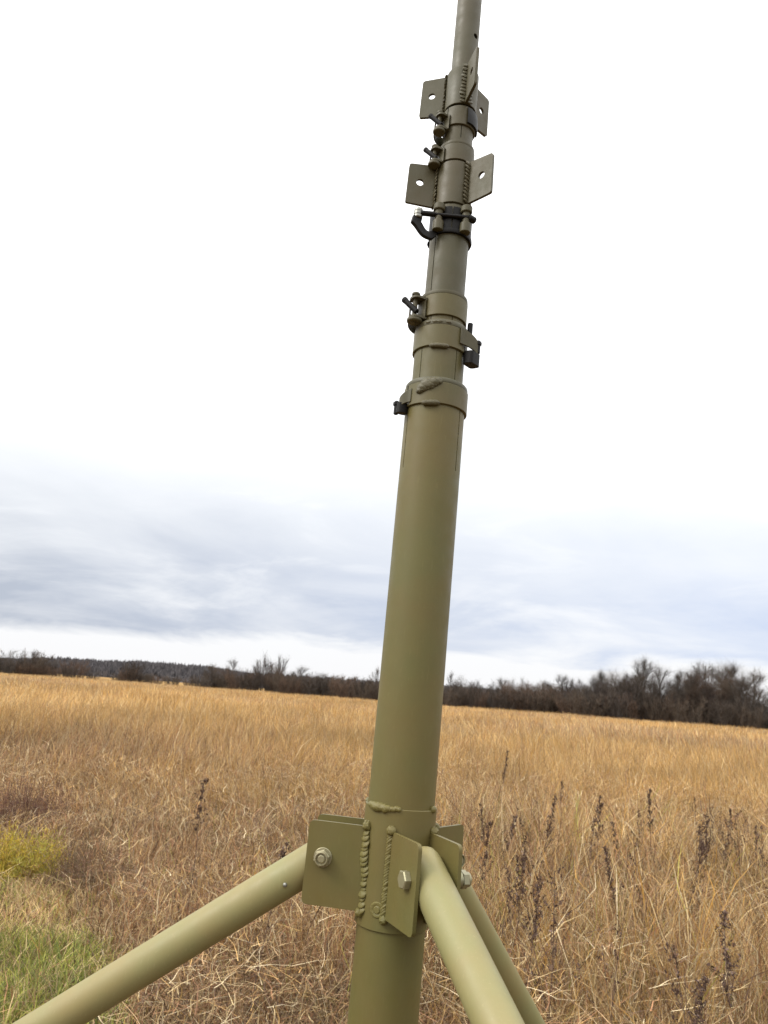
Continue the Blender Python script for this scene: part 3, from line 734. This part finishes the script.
# tripod hub
hub_z0, hub_z1 = 1.3555, 1.4795
bm = bmesh.new(); lathe(bm, [(.0382, hub_z0), (.0400, hub_z0), (.0406, hub_z0 + .0006), (.0406, hub_z1 - .0006), (.0400, hub_z1), (.0382, hub_z1), (.0382, hub_z0)], None, 96)
hub = obj('tripod_hub', bm, OLIVE, mast)
RP, ZP = .0794, 1.4191
ZT, ZB, RO, PH = 1.4563, 1.3696, .0985, .0215
def hexa(bm, c, d, af, h, ch=.0008, spin=0.0):
    M = T(c, frame_to(d) @ Matrix.Rotation(spin, 3, 'Z')); r = af / 2 / math.cos(math.pi / 6)
    lathe(bm, [(0, 0), (r, 0), (r, h - ch), (r - ch, h), (0, h)], M, 6)
def bracket(az, leg_al, seed, head_sign):
    e, t = basis(az); zz = Vector((0, 0, 1)); pair = []
    for sgn in (1, -1):
        off0 = PH if sgn > 0 else -PH - .0042
        ri = math.sqrt(.0404 ** 2 - .0236 ** 2) - .001
        bm = bmesh.new(); nrm = e.cross(zz)       # = -t
        M = T(nrm * (-off0 - .0042), Matrix((e, zz, nrm)).transposed())
        slab(bm, rounded([(ri, ZB), (RO, ZB), (RO, ZT), (ri, ZT)], [.0005, .007, .007, .0005], 6), [], .0042, M)
        obj('bracket_plate', bm, OLIVE, hub, bevel=.0007)
        # outside weld down the plate root: overlapping ripples with a cold lap half way
        wb = bmesh.new(); rr = random.Random(seed + sgn)
        yo = off0 + (.0042 if sgn > 0 else 0) + sgn * .0022
        coarse = (sgn == head_sign) and az > 150
        n = 17 if coarse else 30
        bis = (e + t * sgn).normalized()                    # weld face looks between plate and sleeve
        for k in range(n):
            u = k / (n - 1); z = ZB + .003 + (ZT - ZB - .004) * u
            if coarse:
                wob = (.0012 if u > .5 else -.0012) + rr.uniform(-.0005, .0005); rad = .0044 * rr.uniform(.75, 1.25)
                c = e * (ri + .0010 + wob) + t * (yo - sgn * .0016) + zz * (z + rr.uniform(-.0008, .0008))
                nrm_ = (bis + zz * .55).normalized(); ellipsoid(wb, c, (rad * rr.uniform(.9, 1.15), rad * 1.2, rad * .40), frame_to(nrm_, zz + e * rr.uniform(-.3, .3)), 16, 10, .03)
            else:
                c = e * (ri + .0014 + rr.uniform(-.0004, .0004)) + t * (yo - sgn * .0006) + zz * z
                ax = (zz * .75 - t * sgn * .5 + e * .45).normalized(); ellipsoid(wb, c, (.0016, .0020, .0046 * rr.uniform(.9, 1.1)), frame_to(ax, bis), 12, 8, .02)
        for z, rad in ((ZT + .001, .0062), (ZB - .001, .0054)):
            ellipsoid(wb, e * (ri + .002) + t * (yo - sgn * .0015) + zz * z, (rad * .85, rad * .75, rad * .85), None, 14, 10, .16)
        obj('weld_bead', wb, WELD, hub)
    # leg: tube with a rounded plugged end, held by a through bolt
    al = R(leg_al); d = e * math.cos(al) - zz * math.sin(al); P = e * RP + zz * ZP
    L = (ZP - .02) / math.sin(al); rl = .0206
    bm = bmesh.new()
    prof = [(0, -.0330), (.010, -.0325), (.0150, -.0305), (.0185, -.0265), (.0202, -.0205), (rl, -.013), (rl, L * .33), (rl, L * .66), (rl, L - .001), (rl - .001, L), (0, L)]
    lathe(bm, prof, T(P, frame_to(d, t)), 48)
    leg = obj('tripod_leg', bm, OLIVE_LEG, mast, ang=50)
    bm = bmesh.new(); F0 = P + d * (L + .004)
    lathe(bm, [(0, 0), (.05, 0), (.052, .001), (.052, .005), (.03, .008), (.024, .03), (0, .03)], T((F0.x, F0.y, F0.z - .012)), 32)
    obj('foot_plate', bm, OLIVE, leg)
    # locking rivet on the leg
    upn = t.cross(d) if (t.cross(d)).z > 0 else -t.cross(d)
    front = (t if (t.y < 0) else -t)
    if az > 150:
     c = P + d * .0525 + (front * .93 + upn * -.20).normalized() * rl
     bm = bmesh.new(); ellipsoid(bm, c, (.0026, .0026, .0026), None, 12, 8)
     obj('rivet', bm, STEEL, leg)
    # bolt
    bm = bmesh.new(); out = PH + .0042
    is_nut = lambda sg: (sg == head_sign) if az > 150 else (sg != head_sign)
    ext = .0118 if az > 0 else .0235
    cyl(bm, P - t * (out + (ext if is_nut(-1) else .001)), P + t * (out + (ext if is_nut(1) else .001)), .0042, 20, .0010)
    lift = 0 if az > 0 else .0090      # a stack of washers under the nut on the front bracket
    for sgn in (1, -1):
        b0 = P + t * sgn * out
        if is_nut(sgn):
            lathe(bm, [(0, 0), (.0098, 0), (.0102, .0005), (.0102, .0012), (.0098, .0015), (0, .0015)], T(b0 + t * sgn * .0002, frame_to(t * sgn)), 32)
            if lift: lathe(bm, [(0, 0), (.0078, 0), (.0078, lift), (0, lift)], T(b0 + t * sgn * .0017, frame_to(t * sgn)), 28)
            hexa(bm, b0 + t * sgn * (.0021 + lift), t * sgn, .0160, .0072, .0012, .3)
            lathe(bm, [(.0074, -.0002), (.0073, .0020), (.0068, .0027), (.0060, .0027), (.0058, .0020), (.0058, -.0002)], T(b0 + t * sgn * (.0092 + lift), frame_to(t * sgn)), 28)
        else:
            hexa(bm, b0 + t * sgn * .0002, t * sgn, .0165, .0070, .0011, .1)
    obj('leg_bolt', bm, BOLTM, hub, ang=25)
BOLTM = paint('painted_bolt', (.30, .275, .17), .30, .15, .2); BOLTM.node_tree.nodes['Principled BSDF'].inputs['Metallic'].default_value = .45
bracket(180 - 7.4, 35.9, 1, 1)
bracket(-60 - 6.2, 30.6, 2, -1)
bracket(52, 42, 3, 1)
# weld over the top rim of the hub, plug weld low on the sleeve
bm = bmesh.new()
for k in range(24):
    u = k / 23; a = 208 + 56 * u; rad = .0030 + .0024 * math.sin(min(1, u * 1.3) * math.pi) * random.uniform(.7, 1.1)
    ellipsoid(bm, pol(a, .0400, hub_z1 + .0004 - .0015 * math.sin(u * 3) + random.uniform(-.0006, .0006)), (rad, rad, rad * .95), None, 12, 8, .08)
for a in (329, 331): ellipsoid(bm, pol(a, .0402, hub_z1 + .0008), (.0034, .0034, .0040), None, 12, 8, .05)
for k in range(20): ellipsoid(bm, pol(50 + 6 * k, .0398, hub_z1), (.0032, .0032, .003), None, 10, 6, .06)
obj('weld_bead', bm, WELD, hub)
bm = bmesh.new(); e, t = basis(243.5); M = T(pol(243.5, .0398, 1.3765), frame_to(e, t))
lathe(bm, [(0, .0020), (.0030, .0022), (.0042, .0012), (.0060, .0020), (.0074, .0018), (.0086, .0002), (.0086, -.002)], M, 28)
obj('plug_weld', bm, WELD, hub)

# ------------------------------------------------------------------ grass
def blades(name, x, y, h, w, lean_dir, lean, curl, cols, segs, plume, label, cat, mat=GRASS, wave=0.0):
    """thin curved ribbons, all in one mesh. plume = per blade 0..1 widening near the tip (seed head)"""
    n = len(x); z0 = ground_z(x, y); face = rng.uniform(0, math.pi, n)
    fx, fy = np.cos(face), np.sin(face)
    wp, wf = rng.uniform(0, 6.28, n), rng.uniform(4, 9, n)
    V = np.zeros((n, (segs + 1) * 2, 3), np.float32); Cc = np.zeros((n, (segs + 1) * 2, 3), np.float32)
    for s in range(segs + 1):
        u = s / segs
        off = h * (lean * u + curl * u ** 2.6)
        sway = wave * h * u * np.sin(wp + wf * u)
        cx_ = x + np.cos(lean_dir) * off - np.sin(lean_dir) * sway; cy_ = y + np.sin(lean_dir) * off + np.cos(lean_dir) * sway
        zz = h * (u - .45 * np.abs(curl) * u ** 3.0) / np.sqrt(1 + lean * lean) + .3 * sway
        base_w = 1 - .75 * u
        pl = np.exp(-((u - .86) / .13) ** 2) * 2.6 * (1 if s < segs else .25)
        ww = w * (base_w * (1 - plume * .55) + plume * pl) * .5
        if s == segs: ww = ww * .3
        for k, sg in enumerate((-1, 1)):
            V[:, 2 * s + k, 0] = cx_ + sg * fx * ww; V[:, 2 * s + k, 1] = cy_ + sg * fy * ww; V[:, 2 * s + k, 2] = z0 + zz
            Cc[:, 2 * s + k] = cols
    base = (np.arange(n) * (segs + 1) * 2)[:, None, None]
    q = np.array([[2 * s, 2 * s + 1, 2 * s + 3, 2 * s + 2] for s in range(segs)])[None]
    Fq = (base + q).reshape(-1, 4)
    o = link_mesh(name, numpy_mesh(name, V.reshape(-1, 3), Fq, Cc.reshape(-1, 3)), mat)
    return tag(o, label, cat, kind='stuff')
def sector(n, r0, r1, half_deg, power=2.0):
    u = rng.random(n); r = (r0 ** power + (r1 ** power - r0 ** power) * u) ** (1 / power); a = rng.uniform(-R(half_deg), R(half_deg), n)
    return r * np.sin(a), r * np.cos(a)
def palette(n, cols, weights):
    idx = rng.choice(len(cols), n, p=np.array(weights) / sum(weights)); c = np.array(cols)[idx]
    return c * rng.uniform(.55, 1.42, (n, 1))
GOLD = (.56, .355, .135); STRAW = (.68, .515, .27); TAN = (.44, .29, .15); RUST = (.36, .185, .090); DKBR = (.14, .082, .050); OCHRE = (.50, .285, .075); PALE = (.80, .66, .42); YGRN = (.36, .32, .07); GRN = (.215, .235, .045); LGRN = (.42, .41, .09)
def green_mask(x, y):
    """1 on the short green strip at lower left, 0 in the rank grass"""
    edge_ = -.98 - .44 * (y - 4.2) + .5 * (NC(x, y, .9) - .5)
    return np.clip((edge_ - x) / .35, 0, 1) * np.clip((7.6 - y) / .8, 0, 1)
def left_low(x, y):
    """the left side grows lower"""
    return np.clip((-x / np.maximum(y, .5) - .02) / .22, 0, 1) * np.clip((13 - y) / 4, 0, 1)
def clump(x, y, r, frac):
    """draw a share of the blades towards tussock centres; returns positions and outward direction"""
    n = len(x); cx_ = (np.floor(x / r) + .5 + .8 * (NA(np.floor(x / r) * 3.7, np.floor(y / r) * 2.9, 1.0) - .5)) * r; cy_ = (np.floor(y / r) + .5 + .8 * (NB(np.floor(x / r) * 2.3, np.floor(y / r) * 3.1, 1.0) - .5)) * r
    k = np.where(rng.random(n) < frac, rng.uniform(.35, .8, n), 0); x2 = x + (cx_ - x) * k; y2 = y + (cy_ - y) * k
    return x2, y2, np.arctan2(y2 - cy_, x2 - cx_) + rng.normal(0, .5, n), NC(np.floor(x / r) * 5.1, np.floor(y / r) * 4.3, 1.0)
# far field, tufts seen at a low angle
def lodged(x, y, s):
    """patches of grass pushed over by wind and snow: lean direction and amount vary from patch to patch"""
    return 6.28 * 2 * NA(x, y, s * 1.7), np.clip((NB(x, y, s) - .35) * 2.2, 0, 1)
def far_field():
    n = 240000; x, y = sector(n, 26, 206, 37, 1.35)
    d = np.hypot(x, y); lim = np.interp(np.degrees(np.arctan2(x, y)), [-37, -27, -10, 2, 27, 37], [203, 199, 168, 139, 134, 134])
    k = d < lim - 1.0; x, y, d = x[k], y[k], d[k]; n = len(x)
    tone = NB(x, y, 14) * .5 + NA(x, y, 5) * .5; ld, la = lodged(x, y, 4.5)
    gb = np.clip((NA(x, y, 11) - .5) * 2.6, 0, .8)
    c = np.where((rng.random(n) < gb)[:, None], palette(n, [TAN, RUST, (.36, .27, .17), STRAW], [2, 1.2, 2, 1]), palette(n, [GOLD, STRAW, TAN, OCHRE, RUST], [5, 2.6, 2, 1.6, .6])) * ((.60 + .62 * tone) * (.74 + .52 * NC(x, y, 1.9)))[:, None]
    h = (.42 + .34 * NC(x, y, 7) + .28 * NA(x, y, 2.3)) * rng.uniform(.5, 1.15, n)
    blades('field_grass', x, y, h, .011 + d * .0005 * rng.uniform(.5, 1.3, n), ld + rng.normal(0, 1.0, n), la * .5 + np.abs(rng.normal(0, .16, n)), rng.uniform(-.1, .5, n), c, 2, (rng.random(n) < .4) * .35,
           'golden tall dry grass of the open field reaching to the treeline', 'grass')
far_field()
def mid_field():
    n = 280000; x, y = sector(n, 5.5, 30, 38, 1.45); x, y, od, ct = clump(x, y, .36, .7); d = np.hypot(x, y)
    tone = NB(x, y, 3.2) * .5 + NA(x, y, 1.2) * .5; ld, la = lodged(x, y, 1.6)
    red = np.clip((12 - d) / 6, 0, 1) * .55 + np.clip((-x / np.maximum(y, 1) + .10) * 1.3, 0, .55) * np.clip((22 - d) / 8, 0, 1)
    red = np.clip(red + (NC(x, y, 2.7) - .5) * .9, 0, 1)
    c1 = palette(n, [GOLD, STRAW, TAN, OCHRE, RUST, DKBR], [5, 2.0, 1.8, 2.4, .7, .4]); c2 = palette(n, [TAN, STRAW, RUST, GOLD, DKBR, PALE], [2.8, 1.1, 3.2, .9, 2.4, .35])
    c = np.where((rng.random(n) < red)[:, None], c2, c1) * ((.52 + .62 * tone) * (.70 + .58 * ct))[:, None]
    h = (1 - .5 * left_low(x, y)) * (.60 + .62 * ct) * (.44 + .34 * np.clip((d - 6) / 9, 0, 1) + .34 * (NC(x, y, 1.9) - .5)) * rng.uniform(.45, 1.1, n)
    k = rng.random(n) > green_mask(x, y) * 1.0
    x, y, h, c, d, od, ld, la = x[k], y[k], h[k], c[k], d[k], od[k], ld[k], la[k]; n = len(x)
    dirn = np.where(rng.random(n) < .35 + .5 * la, ld + rng.normal(0, .7, n), od)
    blades('field_grass', x, y, h, (.0034 + d * .00036) * rng.uniform(.4, 1.7, n), dirn, la * .45 * rng.random(n) + np.abs(rng.normal(0, .18, n)), rng.normal(.12, .45, n), c, 3, (rng.random(n) < .4) * rng.uniform(.2, .55, n),
           'tan and golden standing grass in the middle of the field', 'grass', wave=.07)
mid_field()
def near_field():
    n = 165000; x, y = sector(n, 1.5, 8.8, 42, 1.75); x, y, od, ct = clump(x, y, .22, .65); d = np.hypot(x, y)
    tone = NB(x, y, 1.3) * .5 + NA(x, y, .42) * .5
    red = np.clip(.62 - x / np.maximum(d, .5) * 1.5 + (NC(x, y, 1.5) - .5) * 1.1, .12, .95)
    c1 = palette(n, [GOLD, STRAW, TAN, OCHRE, RUST, YGRN, DKBR, PALE], [3.2, 2.6, 2.0, 2.2, 1.2, .6, 1.5, .9]); c2 = palette(n, [TAN, STRAW, RUST, GOLD, DKBR, LGRN, PALE], [2.6, 1.3, 3.8, .6, 3.4, .2, .5])
    c = np.where((rng.random(n) < red)[:, None], c2, c1) * ((.34 + .86 * tone) * (.52 + .90 * ct))[:, None]
    h = (1 - .45 * left_low(x, y)) * (.55 + .75 * ct) * (.26 + .34 * np.clip((d - 1.6) / 3.4, 0, 1) + .30 * (NC(x, y, 1.1) - .5)) * rng.uniform(.35, 1.2, n)
    k = rng.random(n) > green_mask(x, y) * .97
    x, y, h, c, d = x[k], y[k], h[k], c[k], d[k]; n = len(x)
    kind = rng.random(n); od = np.where(rng.random(n) < .55, od[k], rng.uniform(0, 6.28, n))
    lean = np.where(kind < .40, np.abs(rng.normal(0, .20, n)), rng.uniform(.2, 1.4, n)); curl = np.where(kind < .40, rng.normal(.1, .35, n), rng.uniform(-.6, 1.3, n))
    # standing stems higher, broken and matted pieces shorter and lying at all heights
    h = np.where(kind < .40, h * (.98 + .22 * np.clip(x, -.5, 1.5)), h * .46)
    blades('dead_grass', x, y, h, (.0026 + .0004 * d) * rng.uniform(.35, 1.7, n), od, lean, curl, c, 5, (rng.random(n) < .25) * rng.uniform(.1, .45, n),
           'tangled tan and rusty dead grass in the foreground behind the tripod', 'grass', wave=.13)
near_field()
def matted():
    """loose curled bits of dead leaf caught in the standing grass"""
    n = 100000; x, y = sector(n, 1.6, 14, 42, 1.45); d = np.hypot(x, y); k = rng.random(n) > green_mask(x, y) * .97; x, y, d = x[k], y[k], d[k]; n = len(x)
    top = (1 - .45 * left_low(x, y)) * (.24 + .30 * np.clip((d - 1.6) / 3.4, 0, 1)) * (.5 + NB(x, y, .5))
    c = palette(n, [STRAW, GOLD, TAN, RUST, DKBR, PALE], [2.2, 2.0, 2.0, 2.6, 2.2, 1.0]) * (.6 + .6 * NA(x, y, .7))[:, None]
    o = blades('dead_grass', x, y, rng.uniform(.05, .17, n), (.0032 + .0003 * d) * rng.uniform(.35, 1.5, n), rng.uniform(0, 6.28, n), rng.uniform(.2, 2.5, n), rng.uniform(-1.2, 1.4, n), c, 4, np.zeros(n),
           'short curled scraps of dead leaf caught among the foreground grass stems', 'grass', wave=.22)
    V = np.empty(len(o.data.vertices) * 3, np.float32); o.data.vertices.foreach_get('co', V); V = V.reshape(n, -1, 3); V[:, :, 2] += (top * rng.random(n) ** .8)[:, None]
    o.data.vertices.foreach_set('co', V.ravel()); o.data.update()
matted()
def litter():
    n = 52000; x, y = sector(n, 1.2, 8.8, 44, 1.7); k = rng.random(n) > green_mask(x, y) * .85; x, y = x[k], y[k]; n = len(x)
    c = palette(n, [TAN, STRAW, RUST, DKBR, OCHRE], [2.5, 1.4, 2.4, 3.2, .8]) * (.40 + .6 * NA(x, y, .5))[:, None]
    blades('dead_grass', x, y, rng.uniform(.08, .26, n), .0065 * rng.uniform(.5, 1.6, n), rng.uniform(0, 6.28, n), rng.uniform(.2, 1.6, n), rng.uniform(-.3, .8, n), c, 3, np.zeros(n),
           'short matted brown dead grass and thatch close to the soil', 'grass', wave=.1)
litter()
def green():
    n = 90000; x = rng.uniform(-6.0, -.2, n); y = rng.uniform(2.2, 7.6, n); k = rng.random(n) < green_mask(x, y); x, y = x[k], y[k]; n = len(x)
    tone = NB(x, y, .8) * .5 + NA(x, y, .3) * .5
    c1 = palette(n, [GRN, LGRN, (.17, .21, .05), STRAW], [3, 3, 3, .8]); c2 = palette(n, [STRAW, TAN, RUST, LGRN], [3, 3, 1, 1])
    dry = np.clip((y - 5.0) / 1.2 + (NC(x, y, .7) - .5) * 1.3, 0.08, .9)
    c = np.where((rng.random(n) < dry)[:, None], c2, c1) * (.65 + .7 * tone)[:, None]
    blades('green_grass', x, y, rng.uniform(.04, .15, n) * (.5 + .9 * NC(x, y, .5)), .0055 * rng.uniform(.5, 1.5, n), rng.uniform(0, 6.28, n), rng.uniform(0, .8, n), rng.uniform(-.1, .7, n), c, 4, np.zeros(n),
           'short green grass patch at the lower left behind the sloping tripod leg', 'grass')
green()

# ------------------------------------------------------------------ weeds and small bushes
def weed_meshes(seed, dense):
    """one dried stalk, 1 m high: (stem mesh, seed head mesh)"""
    r_ = random.Random(seed); bm = bmesh.new(); p = Vector((0, 0, 0)); d = Vector((r_.gauss(0, .05), r_.gauss(0, .05), 1)).normalized(); pts = [p]
    for s in range(8):
        d = (d + Vector((r_.gauss(0, .035), r_.gauss(0, .035), .0))).normalized(); pts.append(pts[-1] + d * .125)
    for s in range(8): cyl(bm, pts[s], pts[s + 1], .0042 * (1 - s * .085), 6, 0, .0042 * (1 - (s + 1) * .085))
    sm = mesh_from_bm(bm, 'stem')
    V, Fq, Cc = [], [], []
    def flake(c, size, col):
        M = Euler((r_.uniform(0, 6), r_.uniform(0, 6), r_.uniform(0, 6))).to_matrix(); s = len(V)
        for a, b in ((-1, -.4), (1, -.4), (.8, .5), (-.7, .6)): V.append(tuple(c + M @ Vector((a * size, b * size, 0))))
        Fq.append((s, s + 1, s + 2, s + 3)); k = r_.uniform(.6, 1.5); Cc.extend([(col[0] * k, col[1] * k, col[2] * k)] * 4)
    def at(t):
        i = min(int(t * 8), 7); return pts[i].lerp(pts[i + 1], t * 8 - i)
    t0 = r_.uniform(.50, .74) if dense else r_.uniform(.25, .55)
    nb = r_.randrange(16, 28) if dense else r_.randrange(9, 20); bl = r_.uniform(.6, 1.5)
    for b in range(nb):
        t = t0 + (1 - t0) * (b + r_.random()) / nb; q = at(t); a = r_.uniform(0, math.tau)
        L = (.075 if dense else .13) * (1.15 - t) * r_.uniform(.4, 1.7) * 2.3 * bl
        dd = Vector((math.cos(a) * .55, math.sin(a) * .55, .8)).normalized(); e = q + dd * L
        s = len(V); sd_ = dd.cross(Vector((0, 0, 1))).normalized() * .0014
        V.extend([tuple(q - sd_), tuple(q + sd_), tuple(e + sd_), tuple(e - sd_)]); Fq.append((s, s + 1, s + 2, s + 3)); Cc.extend([(.07, .045, .035)] * 4)
        for k in range(r_.randrange(6, 20) if dense else r_.randrange(3, 14)):
            u = r_.uniform(.15, 1.1); flake(q + dd * L * u + Vector((r_.gauss(0, .005), r_.gauss(0, .005), r_.gauss(0, .006))), r_.uniform(.004, .0095), (.085, .053, .040) if r_.random() < .75 else (.15, .105, .085))
    for k in range(12):   # withered leaves lower down
        t = r_.uniform(.15, .6); q = at(t); a = r_.uniform(0, math.tau); flake(q + Vector((math.cos(a) * .02, math.sin(a) * .02, -.015)), r_.uniform(.008, .016), (.12, .075, .05))
    hm = numpy_mesh('seed_head', np.array(V), Fq, np.array(Cc)); hm.materials.append(STALK)
    m = bpy.data.materials.get('weed_stem')
    if not m:
        m, t, b = new_mat('weed_stem'); t.links.new(mixc(t, noise(t, 30), (.075, .045, .032), (.15, .09, .055)), b.inputs['Base Color']); b.inputs['Roughness'].default_value = .9
    sm.materials.append(m); return sm, hm
WP = [weed_meshes(100 + k, k % 2 == 0) for k in range(12)]
def weed(px, py, hgt, label, kind_i, lean=(0, 0), group='dried weed stalks standing in the grass', wide=1.0):
    d = ray_dir(px, py); hh = math.hypot(d.x, d.y); dist = (hgt - 1.6) / (d.z / hh)
    x, y = d.x / hh * dist, d.y / hh * dist
    e = bpy.data.objects.new('weed_stalk', None); COL.objects.link(e); e.location = (x, y, float(ground_z(x, y)) - .02); e.empty_display_size = .1
    e.rotation_euler = (lean[0], lean[1], random.uniform(0, 6.28)); e.scale = (hgt * wide, hgt * wide, hgt); tag(e, label, 'weed', group)
    for nm, me in zip(('stem', 'seed_head'), WP[kind_i + 6 * random.randrange(2)]):
        o = bpy.data.objects.new(nm, me); COL.objects.link(o); o.parent = e
weeds = [
    (735, 912, .80, 'dark brown dock seed spike curving rightward at the lower right', 0, (0, .22), 1.5),
    (550, 803, .98, 'tall dark weed stalk right of the tripod leaning rightward above two stems', 1, (0, .14), 1.1),
    (528, 788, .98, 'tall straight dark weed stalk with narrow head nearest right of the mast hub', 0, (0, .02), 1.0),
    (553, 866, .85, 'weed with a bushy dark purple-brown head among tall stalks', 3, (0, .05), 1.6),
    (518, 842, .86, 'thin dark weed stalk between the rear leg and the bushy weed', 2, (0, .06), 1.0),
    (490, 850, .86, 'slender brown weed stalk just right of the right bracket bolt', 1, (0, .03), .9),
    (482, 818, .92, 'small dark weed head peeping above the right bracket plates', 4, (0, -.1), .9),
    (597, 798, .92, 'dark weed with slim upright head in the grass right of the hub', 2, (0, .02), 1.0),
    (588, 808, .90, 'short leaning weed beside the slim upright weed head', 5, (0, .12), .9),
    (625, 848, .82, 'lone short dark weed left of the cluster at the right edge', 4, (0, .04), 1.1),
    (604, 915, .72, 'grey-brown branching weed in the tangled grass below the lone weed', 3, (0, .1), 1.5),
    (697, 814, .90, 'leftmost weed of the cluster near the right frame edge', 2, (0, -.03), 1.0),
    (718, 806, .92, 'middle weed of the cluster near the right frame edge', 0, (0, .04), 1.0),
    (738, 812, .90, 'right weed of the cluster near the right frame edge', 1, (0, -.05), 1.0),
    (763, 826, .88, 'dark weed clump cut by the right frame edge', 3, (0, 0), 1.3),
    (681, 968, .62, 'short dark weed left of the dock seed spike at the bottom', 2, (0, -.05), 1.3),
    (727, 988, .56, 'low purple-grey weed under the dock seed spike', 5, (0, .03), 1.6),
    (570, 1006, .52, 'low purple-grey weed head at the bottom edge right of the rear leg', 3, (0, 0), 1.8),
    (203, 778, .95, 'dark brown weed head standing alone high in the left grass', 4, (0, .03), 1.2),
    (262, 838, .84, 'dark weed touching the top of the sloping leg near the hub', 2, (0, .10), 1.1),
    (655, 790, .98, 'faint distant weed head above the cluster at right', 4, (0, .02), .9),
    (502, 747, 1.02, 'small far weed head right of the main tube in golden grass', 4, (0, .02), .9),
]
for px, py, hg, lab, ki, ln, wd in weeds: weed(px, py, hg + .02, lab, ki, (ln[0] + random.gauss(0, .06), ln[1] + random.gauss(0, .05)), wide=wd * .9)
for i in range(22):
    cxp, cyp = random.choice(((500, 815), (525, 850), (545, 870), (590, 800), (715, 812), (745, 825), (650, 830), (690, 930))); px = random.gauss(cxp, 16); py = random.gauss(cyp, 12)
    weed(px, py, random.uniform(.72, .92), 'thin faded weed stalk in a loose cluster right of the mast', random.randrange(6), (random.gauss(0, .12), random.gauss(0, .12)), 'faded weed stalks in loose clusters', random.uniform(.55, 1.0))

def small_bush(name, px, py, hgt, width, cols, label, stems=260, leaf=.010):
    d = ray_dir(px, py); hh = math.hypot(d.x, d.y); dist = (hgt - 1.6) / (d.z / hh); x, y = d.x / hh * dist, d.y / hh * dist
    e = bpy.data.objects.new(name, None); COL.objects.link(e); e.location = (x, y, float(ground_z(x, y)) - .02); tag(e, label, 'bush')
    r_ = random.Random(len(label)); V, Fq, Cc, SV, SF, SCc = [], [], [], [], [], []
    for k in range(stems):
        a = r_.uniform(0, math.tau); rr = width * .5 * math.sqrt(r_.random()); base = Vector((rr * .6 * math.cos(a), rr * .6 * math.sin(a), 0))
        top = Vector((rr * math.cos(a) + r_.gauss(0, .06), rr * math.sin(a) + r_.gauss(0, .06), hgt * (1 - .45 * (rr / (width * .5)) ** 2) * r_.uniform(.35, 1.12)))
        c = cols[r_.randrange(len(cols))]; sd_ = Vector((math.cos(a + 1.5), math.sin(a + 1.5), 0)) * .002
        s = len(SV); SV += [tuple(base - sd_), tuple(base + sd_), tuple(top + sd_ * .5), tuple(top - sd_ * .5)]; SF.append((s, s + 1, s + 2, s + 3)); SCc += [tuple(q * .7 for q in c)] * 4
        for j in range(26):
            u = r_.uniform(.15, 1); q = base.lerp(top, u) + Vector((r_.gauss(0, .025), r_.gauss(0, .025), r_.gauss(0, .02)))
            M = Euler((r_.gauss(0, .6), r_.gauss(0, .6), r_.uniform(0, 6))).to_matrix(); L = leaf * r_.uniform(1, 3); s = len(V)
            for p_ in ((-.25 * leaf, 0, 0), (.25 * leaf, 0, 0), (.1 * leaf, 0, L), (-.1 * leaf, 0, L)): V.append(tuple(q + M @ Vector(p_)))
            Fq.append((s, s + 1, s + 2, s + 3)); kk = r_.uniform(.6, 1.4); Cc += [tuple(w * kk for w in c)] * 4
    link_mesh('stems', numpy_mesh('stems', np.array(SV), SF, np.array(SCc)), STALK, e)
    link_mesh('leaves', numpy_mesh('leaves', np.array(V), Fq, np.array(Cc)), GRASS, e)
small_bush('brown_bush', 28, 768, .60, 1.05, [(.16, .085, .062), (.20, .11, .075), (.12, .065, .05)], 'dark reddish-brown dried bush at the left edge of the grass', 300)
small_bush('brown_bush', -30, 768, .62, 1.1, [(.16, .085, .062), (.20, .11, .075), (.12, .065, .05)], 'dried brown bush cut by the left frame edge', 240)
small_bush('yellow_bush', 20, 822, .40, .80, [(.47, .35, .045), (.40, .33, .055), (.50, .35, .08), (.43, .31, .14), (.33, .30, .06)], 'bright yellow-green tuft of foliage below the brown bush at left', 240, .016)
small_bush('brown_bush', 92, 838, .36, .80, [(.17, .10, .07), (.22, .13, .08), (.15, .11, .06)], 'low grey-brown bush right of the yellow tuft', 220)
